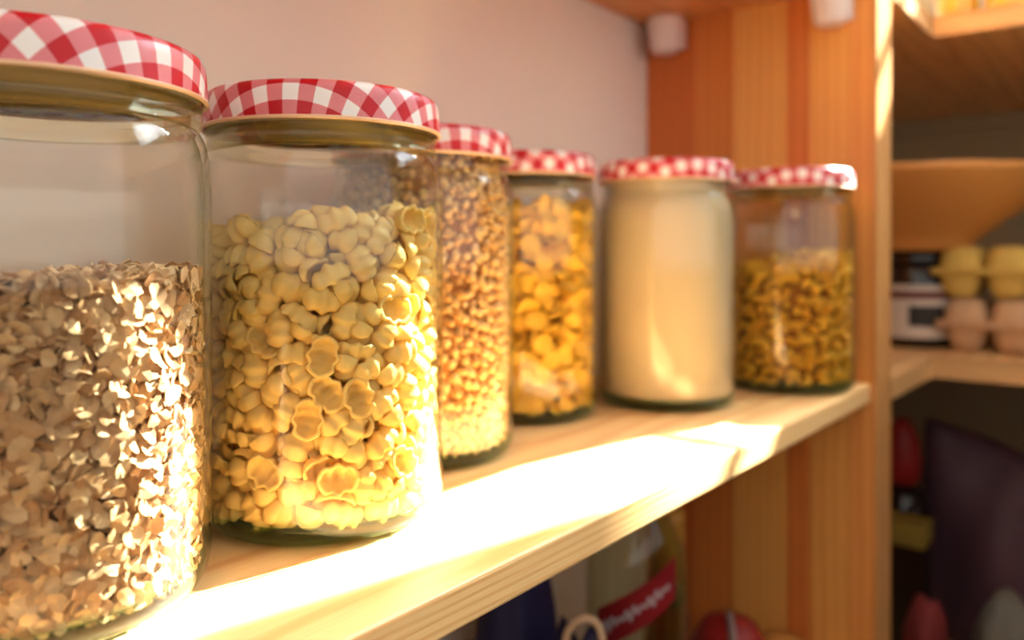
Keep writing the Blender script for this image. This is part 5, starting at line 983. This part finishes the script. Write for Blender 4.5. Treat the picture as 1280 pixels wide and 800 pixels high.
# bottle with a slanted crimson sash that carries pale script
bx, by = 0.531, 0.300
bt = empty('glass_bottle', (bx, by, LZ)); tag(bt, 'pale green glass bottle with a slanted red label and pale script', 'bottle', 'bottles on the lower shelf')
lathe('bottle_glass', [(0, 0.004), (0.031, 0.0), (0.036, 0.004), (0.038, 0.012), (0.038, 0.238), (0.036, 0.254), (0.027, 0.272), (0.0175, 0.286), (0.015, 0.298), (0.015, 0.312), (0.0175, 0.314), (0.0175, 0.322), (0.0135, 0.324), (0.0135, 0.30), (0.033, 0.254), (0.0355, 0.236), (0.0355, 0.012), (0, 0.009)], M['bottle'], bt, None, 48)
lathe('cork_stopper', [(0, 0.308), (0.0130, 0.308), (0.0130, 0.3235), (0.0165, 0.3245), (0.0165, 0.332), (0, 0.334)], M['cream'], bt, None, 24)
fb = math.atan2(-by, -bx)
sash = wrap('sash_label', 0.0382, fb - 0.80, fb + 0.80, 0.206, 0.236, M['red_dark'], bt, slope=0.026)
# pale handwriting-like script along the sash
pts = []
for i in range(61):
    a = fb - 0.62 + 1.24 * i / 60
    zz = 0.221 + 0.026 * (a - fb) + 0.0050 * sin(i * 0.95) * (0.6 + 0.4 * sin(i * 0.31))
    pts.append((0.0391 * cos(a), 0.0391 * sin(a), zz))
link('script_lettering', tube_me('script', pts, 0.0011, 6), M['pale'], sash)
wrap('red_label', 0.0382, fb - 0.75, fb + 0.45, 0.120, 0.190, M['red'], bt)

# a second, slimmer bottle with a yellow neck wrapper
bx, by = 0.604, 0.312
b2 = empty('glass_bottle', (bx, by, LZ)); tag(b2, 'clear slim bottle with a yellow neck wrapper by the back wall', 'bottle', 'bottles on the lower shelf')
lathe('bottle_glass', [(0, 0.004), (0.018, 0.0), (0.021, 0.005), (0.021, 0.140), (0.020, 0.165), (0.0150, 0.188), (0.0125, 0.200), (0.0125, 0.245), (0.0140, 0.247), (0.0140, 0.253), (0.0110, 0.254), (0.0110, 0.20), (0.019, 0.14), (0.019, 0.008), (0, 0.008)], M['bottle_c'], b2, None, 40)
lathe('neck_wrapper', [(0.0127, 0.203), (0.0148, 0.203), (0.0140, 0.247), (0.0150, 0.258), (0.0, 0.262)], M['yellow'], b2, None, 24)
lathe('collar_label', [(0.0152, 0.186), (0.0168, 0.184), (0.0140, 0.202), (0.0128, 0.202)], M['green'], b2, None, 24, True)

# crumpled navy bags
def lump(name, loc, rx, ry, h, mat, label, cat, seed, group=None, pinch=0.45, wr=0.14):
    r_ = random.Random(seed); ph = [r_.uniform(0, 6.28) for _ in range(8)]
    bm = bmesh.new(); NU, NV = 40, 18; rings = []
    for j in range(NV + 1):
        v = j / NV
        prof = sqrt(max(0.0, 1 - (2 * max(v, 0.02) - 1) ** 4)) if v < 0.5 else 1 - (1 - pinch) * ((v - 0.5) / 0.5) ** 2.2
        ring = []
        for i in range(NU):
            a = 2 * pi * i / NU
            w = 1 + wr * (0.5 * sin(3 * a + ph[0] + 3 * v) + 0.35 * sin(5 * a + ph[1] - 5 * v) + 0.3 * sin(9 * a + ph[2] + 8 * v) * v)
            ring.append(bm.verts.new((rx * prof * w * cos(a), ry * prof * w * sin(a), h * v * (1 + 0.05 * sin(2 * a + ph[3]) * v))))
        rings.append(ring)
    for A, B in zip(rings[:-1], rings[1:]):
        for i in range(NU): bm.faces.new((A[i], A[(i + 1) % NU], B[(i + 1) % NU], B[i]))
    bm.faces.new(rings[0][::-1])
    c = bm.verts.new((0, 0, h * 0.96))
    for i in range(NU): bm.faces.new((rings[-1][i], rings[-1][(i + 1) % NU], c))
    o = link(name, bm_mesh(bm, name), mat, None, loc, smooth=True)
    return tag(o, label, cat, group)
lump('cloth_bag', (0.455, 0.358, LZ), 0.034, 0.030, 0.268, M['navy'], 'tall dark navy cloth bag against the back wall under the jar shelf', 'bag', 3, 'navy bags on the lower shelf')
hb = empty('cloth_bag', (0.438, 0.292, LZ)); tag(hb, 'dark navy cloth bag with a pale looped handle beside the green bottle', 'bag', 'navy bags on the lower shelf')
o = lump('bag_body', (0, 0, 0), 0.030, 0.026, 0.222, M['navy'], None, None, 8); o.parent = hb
ux, uy = 0.62, -0.785
hp = [(-0.006, 0.205), (-0.006, 0.226), (-0.001, 0.236), (0.007, 0.239), (0.014, 0.235), (0.017, 0.225), (0.016, 0.205)]
o = link('handle', tube_me('handle', smooth_path([(r * ux - 0.010, r * uy - 0.006, z) for r, z in hp]), 0.0026, 10), M['cream'], hb, smooth=True); o['label'] = 'pale cream looped handle'
lump('paper_bag', (0.29, 0.345, LZ), 0.040, 0.034, 0.30, mat_plain('brown_kraft_paper', srgb(176, 150, 116), 0.8, 0.15, 40), 'pale brown paper bag at the bottom edge of the picture', 'bag', 21)
# red round tin with grey strap
rt = empty('red_tin', (0.654, 0.279, LZ)); tag(rt, 'red and orange round tin with a grey strap by the pine panel', 'tin')
lathe('tin_body', [(0, 0.0), (0.030, 0.0), (0.033, 0.003), (0.033, 0.120), (0.031, 0.140), (0.022, 0.156), (0.0, 0.161)], M['red'], rt, None, 40)
fr_ = math.atan2(-0.285, -0.648)
wrap('orange_print', 0.0331, fr_ + 0.15, fr_ + 0.8, 0.095, 0.125, M['orange'], rt)
st = [(-0.0335, 0.09), (-0.0338, 0.122), (-0.0318, 0.143), (-0.0225, 0.1585), (0.0, 0.1635)]
link('strap', tube_me('strap', smooth_path([(-r * cos(fr_ + 0.1), -r * sin(fr_ + 0.1), z) for r, z in st]), 0.0032, 8), M['grey'], rt, smooth=True)
# small wooden-topped jar
wj = empty('spice_jar', (0.702, 0.250, LZ)); tag(wj, 'small jar with a round wooden top against the pine panel', 'jar')
lathe('jar_glass', [(0, 0.0), (0.020, 0.0), (0.022, 0.003), (0.022, 0.088), (0.020, 0.095), (0, 0.095)], M['dark_glass'], wj, None, 32)
lathe('wooden_top', [(0, 0.0955), (0.021, 0.0955), (0.0225, 0.099), (0.0225, 0.124), (0.019, 0.131), (0, 0.133)], M['bowl'], wj, None, 32)

# ================================================================== dark corner below the corner shelf
M['mauve'] = mat_plain('mauve_cloth', srgb(88, 58, 70), 0.6, 0.15, 25)
# mauve tote bag, its top falling away to one side
bm = bmesh.new(); NU, NV = 26, 16; F_, B_ = [], []
for j in range(NV + 1):
    v = j / NV; rowf, rowb = [], []
    for i in range(NU + 1):
        u = i / NU
        top = 0.262 - 0.12 * u ** 1.15
        z = top * v
        y = 0.10 - 0.30 * u + 0.02 * (1 - v)
        bulge = 0.055 * sin(pi * min(1, u * 1.02)) ** 0.7 * (1 - 0.85 * v ** 2) + 0.004
        fold = 0.010 * sin(9 * u + 5 * v) * (0.3 + v) + 0.006 * sin(21 * u - 3 * v)
        rowf.append(bm.verts.new((-bulge + fold, y, z))); rowb.append(bm.verts.new((bulge + fold * 0.5 + 0.004, y, z)))
    F_.append(rowf); B_.append(rowb)
for G in (F_, B_):
    for j in range(NV):
        for i in range(NU): bm.faces.new((G[j][i], G[j][i + 1], G[j + 1][i + 1], G[j + 1][i]))
for i in range(NU):
    bm.faces.new((F_[0][i], F_[0][i + 1], B_[0][i + 1], B_[0][i])); bm.faces.new((F_[NV][i], F_[NV][i + 1], B_[NV][i + 1], B_[NV][i]))
for j in range(NV):
    for i in (0, NU): bm.faces.new((F_[j][i], F_[j + 1][i], B_[j + 1][i], B_[j][i]))
tb = link('tote_bag', bm_mesh(bm, 'tote_bag'), M['mauve'], None, (1.13, 0.115, LZ), smooth=True)
tag(tb, 'mauve cloth bag slumping to one side in the dark lower corner', 'bag')
# red-capped bottle
rb = empty('squeeze_bottle', (1.082, 0.236, LZ)); tag(rb, 'dark bottle with a bright red cap in the lower corner', 'bottle')
lathe('bottle_body', [(0, 0.0), (0.028, 0.0), (0.031, 0.004), (0.031, 0.150), (0.026, 0.172), (0.016, 0.186), (0, 0.187)], M['dark_glass'], rb, None, 32)
lathe('cap', [(0, 0.1872), (0.016, 0.1872), (0.0205, 0.192), (0.0215, 0.215), (0.0195, 0.240), (0.012, 0.258), (0.006, 0.266), (0, 0.267)], M['red'], rb, None, 32)
# low olive box with a folded lid
ob = empty('card_box', (1.022, 0.228, LZ)); tag(ob, 'small olive-yellow card box in the lower corner', 'box')
M['olive'] = mat_plain('olive_card', srgb(140, 116, 40), 0.7, 0.1, 40)
link('carton_body', bm_mesh(box_bm(-0.022, 0.022, -0.032, 0.022, 0.0, 0.135, 0.001), 'carton_body'), M['dark_glass'], ob)
link('lid_flap', bm_mesh(box_bm(-0.024, 0.024, -0.034, 0.024, 0.1352, 0.160, 0.002), 'lid_flap'), M['olive'], ob)
lump('paper_bag', (0.998, 0.115, LZ), 0.032, 0.030, 0.105, mat_plain('grey_paper', srgb(120, 118, 110), 0.8, 0.1, 40), 'crumpled grey-white paper bag in front of the mauve bag', 'bag', 33, wr=0.25)
lump('red_pouch', (0.985, 0.190, LZ), 0.026, 0.022, 0.085, mat_plain('dull_red_cloth', srgb(130, 44, 44), 0.7, 0.1, 40), 'small red pouch low beside the panel edge', 'pouch', 41)
